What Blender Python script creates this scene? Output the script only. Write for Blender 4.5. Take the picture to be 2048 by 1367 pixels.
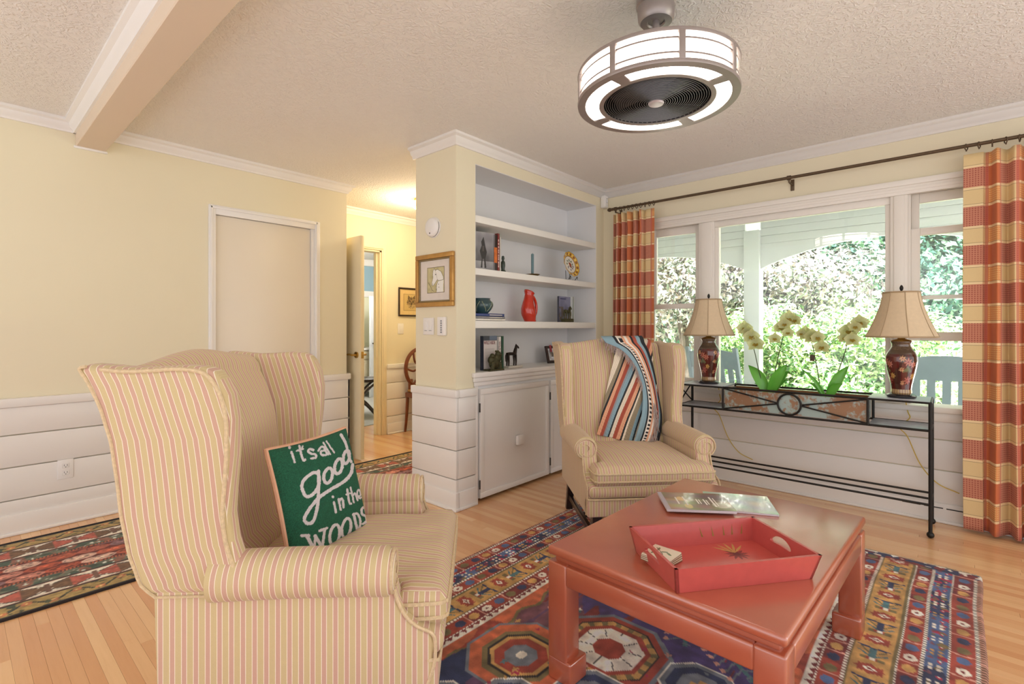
import bpy, bmesh, math, random
import numpy as np
from mathutils import Vector, Matrix
random.seed(7); rng = np.random.default_rng(7)
for o in list(bpy.data.objects): bpy.data.objects.remove(o)
SC = bpy.context.scene; COL = SC.collection
PI = math.pi
# ---------------------------------------------------------------- camera
FPX, CX, CY, EYE = 997.0, 1024.0, 656.0, 1.178
YAW = math.radians(41.5)
FW = Vector((math.cos(YAW), math.sin(YAW), 0)); RT = Vector((math.sin(YAW), -math.cos(YAW), 0))
cam = bpy.data.cameras.new('camera'); camo = bpy.data.objects.new('camera', cam); COL.objects.link(camo)
camo.location = (0, 0, EYE); camo.rotation_euler = (PI/2, 0, YAW - PI/2)
cam.sensor_width = 36; cam.sensor_fit = 'HORIZONTAL'; cam.lens = FPX/2048*36; cam.shift_y = -(683.5-CY)/2048
cam.clip_start = 0.05; SC.camera = camo
# ---------------------------------------------------------------- light
SC.view_settings.view_transform = 'Standard'; SC.view_settings.look = 'None'
SC.view_settings.gamma = 1; SC.view_settings.use_curve_mapping = False
SC.view_settings.exposure = 0.77
W = bpy.data.worlds.new('world'); SC.world = W; W.use_nodes = True
W.node_tree.nodes['Background'].inputs[0].default_value = (0.985, 0.965, 0.985, 1)
W.node_tree.nodes['Background'].inputs[1].default_value = 1.0
sl = bpy.data.lights.new('sun', 'SUN'); sl.energy = 24.0; sl.angle = math.radians(2); sl.color = (1, .985, .95)
so = bpy.data.objects.new('sun', sl); COL.objects.link(so)
so.rotation_euler = Vector((0.27, 0.28, -0.92)).to_track_quat('-Z', 'Y').to_euler()
so.location = (0, 0, 12)
# ---------------------------------------------------------------- pixels to directions
def ray(px, py): return FW + RT*((px-CX)/FPX) + Vector((0, 0, (CY-py)/FPX))
CAM = Vector((0, 0, EYE))
def on_z(px, py, z=0.0): d = ray(px, py); return CAM + d*((z-EYE)/d.z)
def on_x(px, py, x): d = ray(px, py); return CAM + d*(x/d.x)
def on_y(px, py, y): d = ray(px, py); return CAM + d*(y/d.y)
def on_plane(px, py, p, n): d = ray(px, py); return CAM + d*((p-CAM).dot(n)/d.dot(n))
# ---------------------------------------------------------------- colours and materials
def lin(c):
    c = np.asarray(c, float)/255.0
    return np.where(c <= .04045, c/12.92, ((c+.055)/1.055)**2.4)
def L4(c): l = lin(c); return (float(l[0]), float(l[1]), float(l[2]), 1)
class NT:
    def __init__(s, name):
        s.m = bpy.data.materials.new(name); s.m.use_nodes = True; s.nt = s.m.node_tree
        s.b = s.nt.nodes['Principled BSDF']; s.out = s.nt.nodes['Material Output']
    def n(s, t, **k):
        o = s.nt.nodes.new(t)
        for a, v in k.items(): setattr(o, a, v)
        return o
    def link(s, a, b): s.nt.links.new(a, b)
    def put(s, sock, v):
        if isinstance(v, bpy.types.NodeSocket): s.link(v, sock)
        else: sock.default_value = v
    def m_(s, op, a, b=0.0, c=0.0):
        o = s.n('ShaderNodeMath', operation=op); s.put(o.inputs[0], a); s.put(o.inputs[1], b); s.put(o.inputs[2], c); return o.outputs[0]
    def mix(s, f, a, b, bt='MIX'):
        o = s.n('ShaderNodeMix', data_type='RGBA', blend_type=bt); s.put(o.inputs[0], f); s.put(o.inputs[6], a); s.put(o.inputs[7], b); return o.outputs[2]
    def tc(s, which='Object'): return s.n('ShaderNodeTexCoord').outputs[which]
    def noise(s, scale, detail=3, vec=None, rough=.5):
        o = s.n('ShaderNodeTexNoise'); o.inputs['Scale'].default_value = scale; o.inputs['Detail'].default_value = detail; o.inputs['Roughness'].default_value = rough
        s.link(vec if vec is not None else s.tc(), o.inputs['Vector']); return o
    def bump(s, h, strength=.3, dist=.01):
        o = s.n('ShaderNodeBump'); o.inputs['Strength'].default_value = strength; o.inputs['Distance'].default_value = dist
        s.put(o.inputs['Height'], h); s.link(o.outputs[0], s.b.inputs['Normal'])
    def sep(s, v):
        o = s.n('ShaderNodeSeparateXYZ'); s.link(v, o.inputs[0]); return o.outputs
    def set(s, rough=.5, metal=0, coat=0, spec=.5):
        s.b.inputs['Roughness'].default_value = rough; s.b.inputs['Metallic'].default_value = metal
        s.b.inputs['Coat Weight'].default_value = coat; s.b.inputs['Specular IOR Level'].default_value = spec
MATS = {}
def P(name, rgb, rough=.5, metal=0, var=.05, vs=18, bump=0, bs=120, coat=0, emit=0, spec=.5, bd=.004):
    """principled material with a slight procedural colour variation and fine relief"""
    if name in MATS: return MATS[name]
    t = NT(name); t.set(rough, metal, coat, spec)
    nz = t.noise(vs)
    a = L4(rgb); d = tuple(x*(1-var*2) for x in a[:3]) + (1,)
    t.put(t.b.inputs['Base Color'], t.mix(nz.outputs['Fac'], d, tuple(min(1, x*(1+var)) for x in a[:3]) + (1,)))
    if bump: t.bump(t.noise(bs, 4).outputs['Fac'], bump, bd)
    if emit: t.b.inputs['Emission Color'].default_value = a; t.b.inputs['Emission Strength'].default_value = emit
    MATS[name] = t.m; return t.m
def PA(name, rough=.6, coat=0, bump=0, bs=300, var=.12, vs=60, bd=.003, metal=0, sheen=0, translucent=0):
    """material whose colour is the mesh's own painted pattern (attribute col) with procedural wear"""
    if name in MATS: return MATS[name]
    t = NT(name); t.set(rough, metal, coat)
    at = t.n('ShaderNodeAttribute', attribute_name='col')
    nz = t.noise(vs, 4)
    f = t.m_('MULTIPLY_ADD', nz.outputs['Fac'], 2*var, 1-var)
    cm = t.n('ShaderNodeVectorMath', operation='SCALE'); t.link(at.outputs['Color'], cm.inputs[0]); t.link(f, cm.inputs['Scale'])
    t.link(cm.outputs[0], t.b.inputs['Base Color'])
    if bump: t.bump(t.noise(bs, 3).outputs['Fac'], bump, bd)
    if sheen: t.b.inputs['Sheen Weight'].default_value = sheen
    if translucent:
        tr = t.n('ShaderNodeBsdfTranslucent'); t.link(cm.outputs[0], tr.inputs[0])
        mx = t.n('ShaderNodeMixShader'); mx.inputs[0].default_value = translucent
        t.link(t.b.outputs[0], mx.inputs[1]); t.link(tr.outputs[0], mx.inputs[2]); t.link(mx.outputs[0], t.out.inputs[0])
    MATS[name] = t.m; return t.m
# ---------------------------------------------------------------- mesh building
class MB:
    def __init__(s): s.bm = bmesh.new()
    def merge(s, t):
        me = bpy.data.meshes.new('tmp'); t.to_mesh(me); t.free(); s.bm.from_mesh(me); bpy.data.meshes.remove(me); return s
    def box(s, x0, x1, y0, y1, z0, z1, bev=0, seg=2, mat=None):
        t = bmesh.new(); bmesh.ops.create_cube(t, size=1)
        for v in t.verts: v.co = Vector(((x0+x1)/2+v.co.x*(x1-x0), (y0+y1)/2+v.co.y*(y1-y0), (z0+z1)/2+v.co.z*(z1-z0)))
        if bev: bmesh.ops.bevel(t, geom=t.edges[:], offset=bev, segments=seg, profile=.5, affect='EDGES')
        if mat: bmesh.ops.transform(t, matrix=mat, verts=t.verts)
        return s.merge(t)
    def prism(s, pts, d0, d1, axis='x', bev=0, seg=2, fn=None):
        """closed outline pts (a,b) pushed along an axis from d0 to d1"""
        t = bmesh.new()
        mk = {'x': lambda a, b, d: (d, a, b), 'y': lambda a, b, d: (a, d, b), 'z': lambda a, b, d: (a, b, d)}[axis]
        A = [t.verts.new(mk(a, b, d0)) for a, b in pts]; B = [t.verts.new(mk(a, b, d1)) for a, b in pts]
        fa = t.faces.new(A[::-1]); fb = t.faces.new(B); n = len(pts)
        for i in range(n): t.faces.new((A[i], A[(i+1) % n], B[(i+1) % n], B[i]))
        bmesh.ops.recalc_face_normals(t, faces=t.faces)
        if fn:
            for v in t.verts: v.co = fn(v.co)
        if bev:
            ed = list({e for f in (fa, fb) for e in f.edges}); bmesh.ops.bevel(t, geom=ed, offset=bev, segments=seg, profile=.5, affect='EDGES')
        big = [f for f in t.faces if len(f.verts) > 4]
        if big: bmesh.ops.triangulate(t, faces=big)
        return s.merge(t)
    def tube(s, pts, r, n=8, closed=False, caps=True, r1=None):
        pts = [Vector(p) for p in pts]; m = len(pts); t = bmesh.new(); rings = []
        up = None
        for i, p in enumerate(pts):
            if closed: d = pts[(i+1) % m] - pts[i-1]
            else: d = pts[min(i+1, m-1)] - pts[max(i-1, 0)]
            d.normalize()
            if up is None: up = Vector((0, 0, 1)) if abs(d.z) < .9 else Vector((1, 0, 0))
            u = up - d*up.dot(d)
            if u.length < 1e-4: u = d.orthogonal()
            u.normalize(); w = d.cross(u); up = u
            rr = r[i] if isinstance(r, (list, tuple)) else (r if r1 is None else r + (r1-r)*i/max(1, m-1))
            rings.append([t.verts.new(p + u*(rr*math.cos(2*PI*k/n)) + w*(rr*math.sin(2*PI*k/n))) for k in range(n)])
        for i in range(m if closed else m-1):
            a, b = rings[i], rings[(i+1) % m]
            for k in range(n): t.faces.new((a[k], a[(k+1) % n], b[(k+1) % n], b[k]))
        if caps and not closed: t.faces.new(rings[0][::-1]); t.faces.new(rings[-1])
        bmesh.ops.recalc_face_normals(t, faces=t.faces)
        return s.merge(t)
    def lathe(s, prof, n=32, c=(0, 0, 0), caps=True, a0=0, a1=2*PI):
        t = bmesh.new(); full = abs(a1-a0-2*PI) < 1e-6; m = n if full else n+1; rings = []
        for r, z in prof:
            rings.append([t.verts.new((c[0]+r*math.cos(a0+(a1-a0)*k/n), c[1]+r*math.sin(a0+(a1-a0)*k/n), c[2]+z)) for k in range(m)])
        for a, b in zip(rings, rings[1:]):
            for k in range(n): t.faces.new((a[k], a[(k+1) % m], b[(k+1) % m], b[k]))
        if caps and full:
            if prof[0][0] > 1e-4: t.faces.new(rings[0][::-1])
            if prof[-1][0] > 1e-4: t.faces.new(rings[-1])
        bmesh.ops.remove_doubles(t, verts=t.verts, dist=1e-6); bmesh.ops.recalc_face_normals(t, faces=t.faces)
        return s.merge(t)
    def grid(s, fn, nu, nv, thick=0):
        t = bmesh.new(); V = [[t.verts.new(fn(i/nu, j/nv)) for j in range(nv+1)] for i in range(nu+1)]
        for i in range(nu):
            for j in range(nv): t.faces.new((V[i][j], V[i+1][j], V[i+1][j+1], V[i][j+1]))
        if thick:
            bmesh.ops.recalc_face_normals(t, faces=t.faces); bmesh.ops.solidify(t, geom=t.faces[:], thickness=thick)
        return s.merge(t)
    def sphere(s, c, r, sc=(1, 1, 1), u=16, v=10):
        t = bmesh.new(); bmesh.ops.create_uvsphere(t, u_segments=u, v_segments=v, radius=r)
        for q in t.verts: q.co = Vector((c[0]+q.co.x*sc[0], c[1]+q.co.y*sc[1], c[2]+q.co.z*sc[2]))
        return s.merge(t)
    def raw(s, verts, faces):
        t = bmesh.new(); V = [t.verts.new(v) for v in verts]
        for f in faces: t.faces.new([V[i] for i in f])
        return s.merge(t)
    def xf(s, M): bmesh.ops.transform(s.bm, matrix=M, verts=s.bm.verts); return s
    def mesh(s, name, mat=None, smooth=35):
        me = bpy.data.meshes.new(name); s.bm.to_mesh(me); s.bm.free()
        if smooth:
            me.polygons.foreach_set('use_smooth', [True]*len(me.polygons)); me.set_sharp_from_angle(angle=math.radians(smooth))
        if mat: me.materials.append(mat)
        return me
def link(name, me, parent=None, loc=(0, 0, 0), rz=0):
    o = bpy.data.objects.new(name, me); COL.objects.link(o); o.location = loc; o.rotation_euler = (0, 0, rz)
    if parent: o.parent = parent
    return o
def tag(o, label=None, cat=None, group=None, kind=None):
    for k, v in (('label', label), ('category', cat), ('group', group), ('kind', kind)):
        if v: o[k] = v
    return o
def thing(name, label, cat, loc=(0, 0, 0), rz=0, group=None):
    o = link(name, None, None, loc, rz); o.empty_display_size = .1; return tag(o, label, cat, group)
def part(name, mb, mat, parent, smooth=35, label=None, kind=None):
    return tag(link(name, mb.mesh(name, mat, smooth), parent), label, None, None, kind)
def solo(name, mb, mat, label, cat, loc=(0, 0, 0), rz=0, group=None, smooth=35):
    return tag(link(name, mb.mesh(name, mat, smooth), None, loc, rz), label, cat, group)
def struct(name, mb, mat, label=None, smooth=35, parent=None):
    o = link(name, mb.mesh(name, mat, smooth), parent)
    if parent is None: o['kind'] = 'structure'
    if label: o['label'] = label
    return o
def copy_tree(o, parent=None):
    c = o.copy(); COL.objects.link(c); c.parent = parent
    for ch in list(o.children): copy_tree(ch, c)
    return c
def paint(o_or_me, cols):
    me = getattr(o_or_me, 'data', o_or_me)
    a = me.attributes.new('col', 'FLOAT_COLOR', 'POINT')
    c = np.ones((len(me.vertices), 4), np.float32); c[:, :3] = cols; a.data.foreach_set('color', c.ravel())
def vco(me):
    a = np.empty(len(me.vertices)*3); me.vertices.foreach_get('co', a); return a.reshape(-1, 3)
def stripe_attr(me, fn):
    """stores the stripe coordinate of woven fabric on every face corner: fn(points, normals) -> metres across the stripes"""
    nl = len(me.loops); vi = np.empty(nl, int); me.loops.foreach_get('vertex_index', vi)
    co = vco(me)[vi]; nr = np.empty(len(me.polygons)*3); me.polygons.foreach_get('normal', nr); nr = nr.reshape(-1, 3)
    tot = np.empty(len(me.polygons), int); me.polygons.foreach_get('loop_total', tot)
    nn = np.repeat(nr, tot, axis=0)
    a = me.attributes.new('sc', 'FLOAT', 'CORNER'); a.data.foreach_set('value', np.asarray(fn(co, nn), np.float32))
def grid_mesh(name, nu, nv, fn):
    """vectorised grid: fn(U,V) -> (n,3) points"""
    u, v = np.meshgrid(np.linspace(0, 1, nu+1), np.linspace(0, 1, nv+1), indexing='ij')
    pts = fn(u.ravel(), v.ravel()); i, j = np.meshgrid(np.arange(nu), np.arange(nv), indexing='ij'); i = i.ravel(); j = j.ravel(); w = nv+1
    f = np.stack([i*w+j, (i+1)*w+j, (i+1)*w+j+1, i*w+j+1], 1)
    return np_mesh(name, pts, f), u.ravel(), v.ravel()
def np_mesh(name, pts, f, smooth=True):
    me = bpy.data.meshes.new(name); me.vertices.add(len(pts)); me.vertices.foreach_set('co', np.asarray(pts, np.float32).ravel())
    k = f.shape[1]; me.loops.add(f.size); me.loops.foreach_set('vertex_index', f.ravel().astype(np.int32))
    me.polygons.add(len(f)); me.polygons.foreach_set('loop_start', np.arange(0, f.size, k, dtype=np.int32))
    me.update(calc_edges=True); me.validate()
    if smooth: me.polygons.foreach_set('use_smooth', [True]*len(f))
    return me
def text_mesh(body, size, extrude=.0006):
    cu = bpy.data.curves.new('lettering', 'FONT'); cu.body = body; cu.size = size; cu.extrude = extrude; cu.align_x = 'CENTER'; cu.align_y = 'CENTER'
    o = bpy.data.objects.new('lettering', cu); COL.objects.link(o); dg = bpy.context.evaluated_depsgraph_get()
    me = bpy.data.meshes.new_from_object(o.evaluated_get(dg)); bpy.data.objects.remove(o); bpy.data.curves.remove(cu); return me
def put_text(body, size, mat, parent, M, name='lettering'):
    me = text_mesh(body, size); me.transform(M); me.materials.clear(); me.materials.append(mat); return link(name, me, parent)
def spline(pts, n=8):
    """Catmull-Rom through points, returns a dense list of Vectors"""
    P_ = [Vector(p) for p in pts]; Q = [P_[0]*2-P_[1]] + P_ + [P_[-1]*2-P_[-2]]; out = []
    for i in range(1, len(Q)-2):
        a, b, c, d = Q[i-1:i+3]
        for k in range(n):
            t = k/n; out.append(.5*((2*b)+(c-a)*t+(2*a-5*b+4*c-d)*t*t+(3*b-a-3*c+d)*t**3))
    out.append(P_[-1]); return out
# painting helpers on flat coordinates
def dseg(x, y, pts):
    d = np.full(x.shape, 1e9)
    for (ax, ay), (bx, by) in zip(pts, pts[1:]):
        vx, vy = bx-ax, by-ay; l2 = vx*vx+vy*vy+1e-12
        t = np.clip(((x-ax)*vx+(y-ay)*vy)/l2, 0, 1); d = np.minimum(d, np.hypot(x-ax-t*vx, y-ay-t*vy))
    return d
def inpoly(x, y, pts):
    r = np.zeros(x.shape, bool); n = len(pts)
    for i in range(n):
        ax, ay = pts[i]; bx, by = pts[(i+1) % n]
        if ay == by: continue
        c = ((ay > y) != (by > y)) & (x < (bx-ax)*(y-ay)/(by-ay)+ax); r ^= c
    return r
def vnoise(x, y, s, seed=0):
    r = np.random.default_rng(seed); T = r.random((64, 64)); x = x*s; y = y*s
    i = np.floor(x).astype(int); j = np.floor(y).astype(int); fx = x-i; fy = y-j; fx = fx*fx*(3-2*fx); fy = fy*fy*(3-2*fy)
    g = lambda a, b: T[a % 64, b % 64]
    return (g(i, j)*(1-fx)+g(i+1, j)*fx)*(1-fy)+(g(i, j+1)*(1-fx)+g(i+1, j+1)*fx)*fy
# ================================================================ SETTING
XW, YB, YD, YH, ZC = 4.01, 2.418, 4.03, 4.72, 2.44
XP, XE = 2.186, 2.34            # free end of the bookcase wall, end of the door wall
NX0, NX1, NZ0, NZ1, NYB = 2.359, 3.883, .878, 2.288, 2.738   # the shelf niche
M_wall = P('cream_wall_paint', (235, 226, 198), .6, var=.012, vs=3, bump=.03, bs=260)
M_white = P('white_trim_paint', (240, 237, 233), .38, var=.012, vs=4)
M_niche = P('niche_white_paint', (232, 232, 232), .55, var=.012, vs=4)
M_door = P('door_paint', (238, 228, 210), .42, var=.012, vs=3)
M_brass = P('brushed_brass', (196, 160, 90), .3, 1)
def ceiling_mat():
    t = NT('textured_ceiling_plaster'); t.set(.85); t.b.inputs['Base Color'].default_value = L4((240, 236, 230))
    v = t.tc(); mp = t.n('ShaderNodeMapping'); mp.inputs['Scale'].default_value = (1, 1, 1); t.link(v, mp.inputs[0])
    a = t.noise(34, 2, mp.outputs[0], .6); b = t.noise(90, 2, mp.outputs[0])
    a.inputs['Distortion'].default_value = 1.6
    rp = t.n('ShaderNodeMapRange'); rp.inputs[1].default_value = .46; rp.inputs[2].default_value = .62; t.link(a.outputs['Fac'], rp.inputs[0])
    t.bump(t.m_('ADD', rp.outputs[0], t.m_('MULTIPLY', b.outputs['Fac'], .35)), .55, .006); return t.m
M_ceil = ceiling_mat()
def wood_floor():
    t = NT('oak_floor_board'); t.set(.2, coat=.25); t.b.inputs['Coat Roughness'].default_value = .12
    oi = t.n('ShaderNodeObjectInfo'); at = t.n('ShaderNodeAttribute', attribute_name='tone')
    geo = t.n('ShaderNodeNewGeometry'); mp = t.n('ShaderNodeMapping'); mp.inputs['Scale'].default_value = (30, 1.6, 1); t.link(geo.outputs['Position'], mp.inputs[0])
    off = t.n('ShaderNodeVectorMath', operation='ADD'); t.link(mp.outputs[0], off.inputs[0]); cmb = t.n('ShaderNodeCombineXYZ'); t.link(t.m_('MULTIPLY', oi.outputs['Random'], 50.0), cmb.inputs[1]); t.link(cmb.outputs[0], off.inputs[1])
    g = t.noise(2.2, 6, off.outputs[0], .65)
    tone = t.m_('FRACT', t.m_('ADD', oi.outputs['Random'], at.outputs['Fac']))
    c = t.mix(tone, L4((224, 169, 121)), L4((244, 203, 154)))
    c = t.mix(t.m_('MULTIPLY', t.m_('POWER', g.outputs['Fac'], 3.0), .55), c, L4((196, 136, 88)))
    t.put(t.b.inputs['Base Color'], c); t.bump(g.outputs['Fac'], .02, .001); return t.m
M_floor = wood_floor()
# floor slab and boards (boards run along Y)
fl = struct('floor', MB().box(-1.5, XW+.16, -1.5, 5.3, -.06, -.0125), P('subfloor', (120, 80, 50), .9), 'honey oak strip floor')
PWD = .041; lens = (.8, 1.1, 1.45, 1.9)
pm = {}
for l in lens:
    pm[l] = MB().box(.0002, PWD-.0002, .0003, l-.0003, -.013, 0, .0005, 1).mesh('plank', M_floor, 0)
def visible(x, y):
    d = x*FW.x+y*FW.y; la = x*RT.x+y*RT.y
    if d < .9: return 0
    px = CX+la/d*FPX; py = CY+EYE/d*FPX
    return 1 if -60 < px < 2110 and py < 1420 else 0
hidden_rug = lambda x, y: (.25 < x < 3.2 and -.05 < y < 1.83) or (-.5 < x < 3.25 and 2.9 < y < 3.8) or (x > XP and 2.42 < y < 2.84) or x > XW or (x < XE-.1 and y > YD)
spots = []
rr = random.Random(3)
for k in range(int((7.2+2.6)/PWD)):
    x = -2.6+k*PWD; y = -2.6-rr.random()*1.2
    while y < 5.3:
        l = rr.choice(lens)
        seen = max((visible(x+PWD/2, y+q*l) and not hidden_rug(x+PWD/2, y+q*l)) for q in (.02, .25, .5, .75, .98))
        dd = (x*FW.x+(y+l/2)*FW.y)
        if not (x > 3.3 and y+l/2 > 4.75) or True: spots.append((0 if seen else 1, dd, x, y, l))
        y += l
spots.sort(); rest = MB(); tones = []
for i, (h, dd, x, y, l) in enumerate(spots):
    if h == 0 and i < 298: link('plank', pm[l], fl, (x, y, 0))
    elif -1.5 < x < XW+.1:
        ya, yz = max(y, -1.5), min(y+l, YD+.05 if x < XE-.2 else 5.29)
        if yz-ya > .02: rest.box(x+.0002, x+PWD-.0002, ya+.0003, yz-.0003, -.013, 0); tones.append(rr.random())
ro = part('plank_field', rest, M_floor, fl, 0, kind='stuff')
a_ = ro.data.attributes.new('tone', 'FLOAT', 'FACE'); a_.data.foreach_set('value', np.repeat(np.array(tones, np.float32), 6))
# ceiling, beam
struct('ceiling', MB().box(-3.6, XW+.16, -3.6, 8.2, ZC, ZC+.06).box(XW+.16, 7.2, YH, 8.2, ZC, ZC+.06), M_ceil, 'off white stippled ceiling')  # overhang behind the camera added to keep the sun off the floor
struct('trim_1', MB().box(.516, .66, -2.6, YD, 2.295, ZC, .004, 1), P('beam_paint', (226, 208, 186), .6, var=.01, vs=3), 'boxed ceiling beam painted cream')
# walls
wl = struct('wall_left', MB().box(-2.6, 1.27, YD, YD+.12, 0, ZC).box(2.04, XE, YD, YD+.12, 0, ZC).box(1.27, 2.04, YD, YD+.12, 2.03, ZC).box(XE-.12, XE, YD+.12, YH+.12, 0, ZC), M_wall, 'cream wall with the closed slab door', 0)
wr = struct('wall_right', MB().box(XW, XW+.16, -2.6, -.27, 0, ZC).box(XW, XW+.16, 2.0, YB+.42, 0, ZC).box(XW, XW+.16, -.27, 2.0, 0, .66).box(XW, XW+.16, -.27, 2.0, 2.05, ZC), M_wall, 'cream wall around the picture window', 0)
wb = struct('wall_back', MB().box(XP, NX0, YB, 2.84, 0, ZC).box(NX1, XW, YB, 2.84, 0, ZC).box(NX0, NX1, YB, 2.84, NZ1, ZC).box(NX0, NX1, NYB+.02, 2.84, 0, NZ1), M_wall, 'cream wall holding the shelf niche', 0)
wh = struct('wall_hall', MB().box(XE-.12, 2.41, YH, YH+.12, 0, ZC).box(3.16, 7.2, YH, YH+.12, 0, ZC).box(XW, XW+.16, 2.84, YH, 0, ZC).box(2.41, 3.16, YH, YH+.12, 2.03, ZC).box(7.2, 7.3, YH, 8.2, 0, ZC), M_wall, 'cream hallway wall behind the open door', 0)
# wainscot: separate horizontal boards, chair rail, baseboard
JZ = (.729, .569, .385, .198, .10)
def wains(parent, run0, run1, face, out, rail=True, joints=JZ, ext=0):
    """face: ('x'|'y', coordinate, sign) plane of the wall; boards proud of it by 'out'"""
    ax, c, sg = face
    def bx(z0, z1, o, b=.004):
        m = MB(); lo, hi = sorted((c, c+sg*o)); r0 = run0-ext*o
        return m.box(r0, run1, lo, hi, z0, z1, b, 2) if ax == 'y' else m.box(lo, hi, r0, run1, z0, z1, b, 2)
    for a, b in zip(joints, joints[1:]): part('board', bx(b+.0025, a-.0025, out), M_white, parent)
    part('baseboard', bx(0.0, .118, out+.012, .006), M_white, parent)
    part('shoe_moulding', bx(0.0, .018, out+.024, .006), M_white, parent)
    if rail: part('chair_rail', bx(.727, .779, out+.014, .007), M_white, parent)
wains(wl, -2.6, 1.242, ('y', YD, -1), .02); wains(wl, 2.087, XE+.02, ('y', YD, -1), .02)
wains(wl, YD-.02, YH, ('x', XE, 1), .02)
wains(wb, YB, 2.84+.02, ('x', XP, -1), .02, ext=1); wains(wb, XP, 2.345, ('y', YB, -1), .02)
wains(wh, 3.22, XW, ('y', YH, -1), .02); wains(wr, -2.6, YB-.03, ('x', XW, -1), .012, False, (.64, .50, .315, .105))
g = MB()
for y in np.arange(-.9, .25, .105): g.box(XW-.0262, XW-.024, float(y), float(y)+.09, .086, .092)
part('vent_slot', g, P('slot_dark', (60, 58, 56), .8), wr, kind='stuff')
# crown mouldings
def crown_prof(sx): return [(0, 0), (0, -.072), (sx*.012, -.072), (sx*.016, -.056), (sx*.03, -.046), (sx*.036, -.024), (sx*.056, -.016), (sx*.056, 0)]
def crown(n, axis, r0, r1, c, s, e0=0, e1=0):
    m = MB(); pr = [(c+a, ZC+b) for a, b in crown_prof(s)]; rm = (r0+r1)/2
    def mitre(q):
        p = abs((q.y if axis == 'y' else q.x)-c); d = -e0*p if (q.x if axis == 'y' else q.y) < rm else e1*p
        return Vector((q.x+d, q.y, q.z)) if axis == 'y' else Vector((q.x, q.y+d, q.z))
    m.prism(pr, r0, r1, 'x' if axis == 'y' else 'y', fn=mitre); struct('trim_%d' % n, m, M_white, 'white crown moulding', 50)
crown(2, 'y', -2.6, .516, YD, -1); crown(3, 'y', .66, XE, YD, -1, 0, 1); crown(4, 'y', XP, XW, YB, -1, 1, -1); crown(6, 'y', XE, XW, YH, -1)
crown(5, 'x', YB, 2.86, XP, -1, 1); crown(7, 'x', -2.6, YB, XW, -1, 0, -1); crown(8, 'x', -2.6, YD, .516, -1)
struct('trim_9', MB().box(.507, .669, YD-.012, YD-.0005, 2.282, 2.296, .003), M_white, 'thin cap strip under the beam end')
# closed slab door in the left wall
dr = struct('door_1', MB().box(1.289, 2.015, YD+.018, YD+.055, .012, 2.007, .002), M_door, 'closed plain white slab door')
c = MB()
for pr, x in (((0, .048), 1.242), ((0, .048), 2.04)):
    c.box(x, x+.047, YD-.014, YD, 0, 2.075, .003).box(x+.008, x+.026, YD-.021, YD-.012, 0, 2.066, .004)
c.box(1.288, 2.041, YD-.0139, YD, 2.008, 2.075, .003).box(1.252, 2.064, YD-.021, YD-.012, 2.048, 2.066, .004)
c.box(1.27, 1.287, YD, YD+.06, 0, 2.03).box(2.017, 2.04, YD, YD+.06, 0, 2.03).box(1.27, 2.04, YD, YD+.06, 2.01, 2.03)
part('casing', c, M_white, dr)
for z in (1.78, .3): part('hinge', MB().box(1.283, 1.297, YD+.012, YD+.02, z-.05, z+.05, .002).tube([(1.289, YD+.012, z-.05), (1.289, YD+.012, z+.05)], .006), M_brass, dr)
# hallway door standing open
hd = struct('door_2', MB().box(2.415, 2.452, 3.925, YH-.005, .012, 2.0, .002), P('hall_door_paint', (238, 224, 188), .4, var=.012, vs=3), 'cream hallway door standing wide open')
for sx, x0 in ((-1, 2.415), (1, 2.452)):
    h = MB().tube([(x0, 3.985, .94), (x0+sx*.012, 3.985, .94)], .028, 20).tube([(x0, 3.985, .94), (x0+sx*.05, 3.985, .94)], .009, 10)
    h.tube(spline([(x0+sx*.05, 3.98, .94), (x0+sx*.052, 4.03, .945), (x0+sx*.05, 4.09, .938)], 5), .0085, 10); part('lever_handle', h, M_brass, hd)
part('latch_plate', MB().box(2.421, 2.446, 3.922, 3.926, .91, .97, .001).box(2.427, 2.44, 3.912, 3.926, .93, .95, .002), M_brass, hd)
c = MB()
c.box(3.16, 3.222, YH-.016, YH, 0, 2.09, .003).box(3.175, 3.2, YH-.024, YH-.012, 0, 2.07, .004).box(2.35, 3.161, YH-.0159, YH, 2.03, 2.09, .003).box(2.36, 3.1995, YH-.0239, YH-.012, 2.045, 2.07, .004)
c.box(3.142, 3.162, YH, YH+.12, 0, 2.03).box(3.125, 3.145, YH+.045, YH+.075, 0, 2.02).box(2.41, 3.16, YH, YH+.12, 2.012, 2.032)
struct('trim_10', c, P('hall_trim_paint', (240, 228, 196), .4, var=.012, vs=3), 'casing of the hallway doorway')
# room seen through the doorway
wf = struct('wall_far', MB().box(2.2, 7.2, 8.1, 8.2, 0, 1.75).box(2.1, 2.2, 4.84, 8.2, 0, ZC), P('pale_green_wall', (232, 232, 205), .6, var=.01, vs=3), 'far wall of the room beyond the doorway', 0)
part('blue_band', MB().box(2.2, 7.2, 8.1, 8.2, 1.86, 2.32), P('blue_wall_paint', (150, 182, 198), .6, var=.01), wf, 0)
part('rail', MB().box(2.2, 7.2, 8.08, 8.2, 1.75, 1.86, .004).box(2.2, 7.2, 8.05, 8.2, 2.32, 2.44, .004), M_white, wf)
cp = struct('floor_bedroom', MB().box(2.2, 7.2, 5.3, 8.1, -.06, .004), P('grey_carpet', (176, 176, 172), .95, var=.06, vs=90, bump=.3, bs=700), 'grey carpet beyond the doorway')
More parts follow.
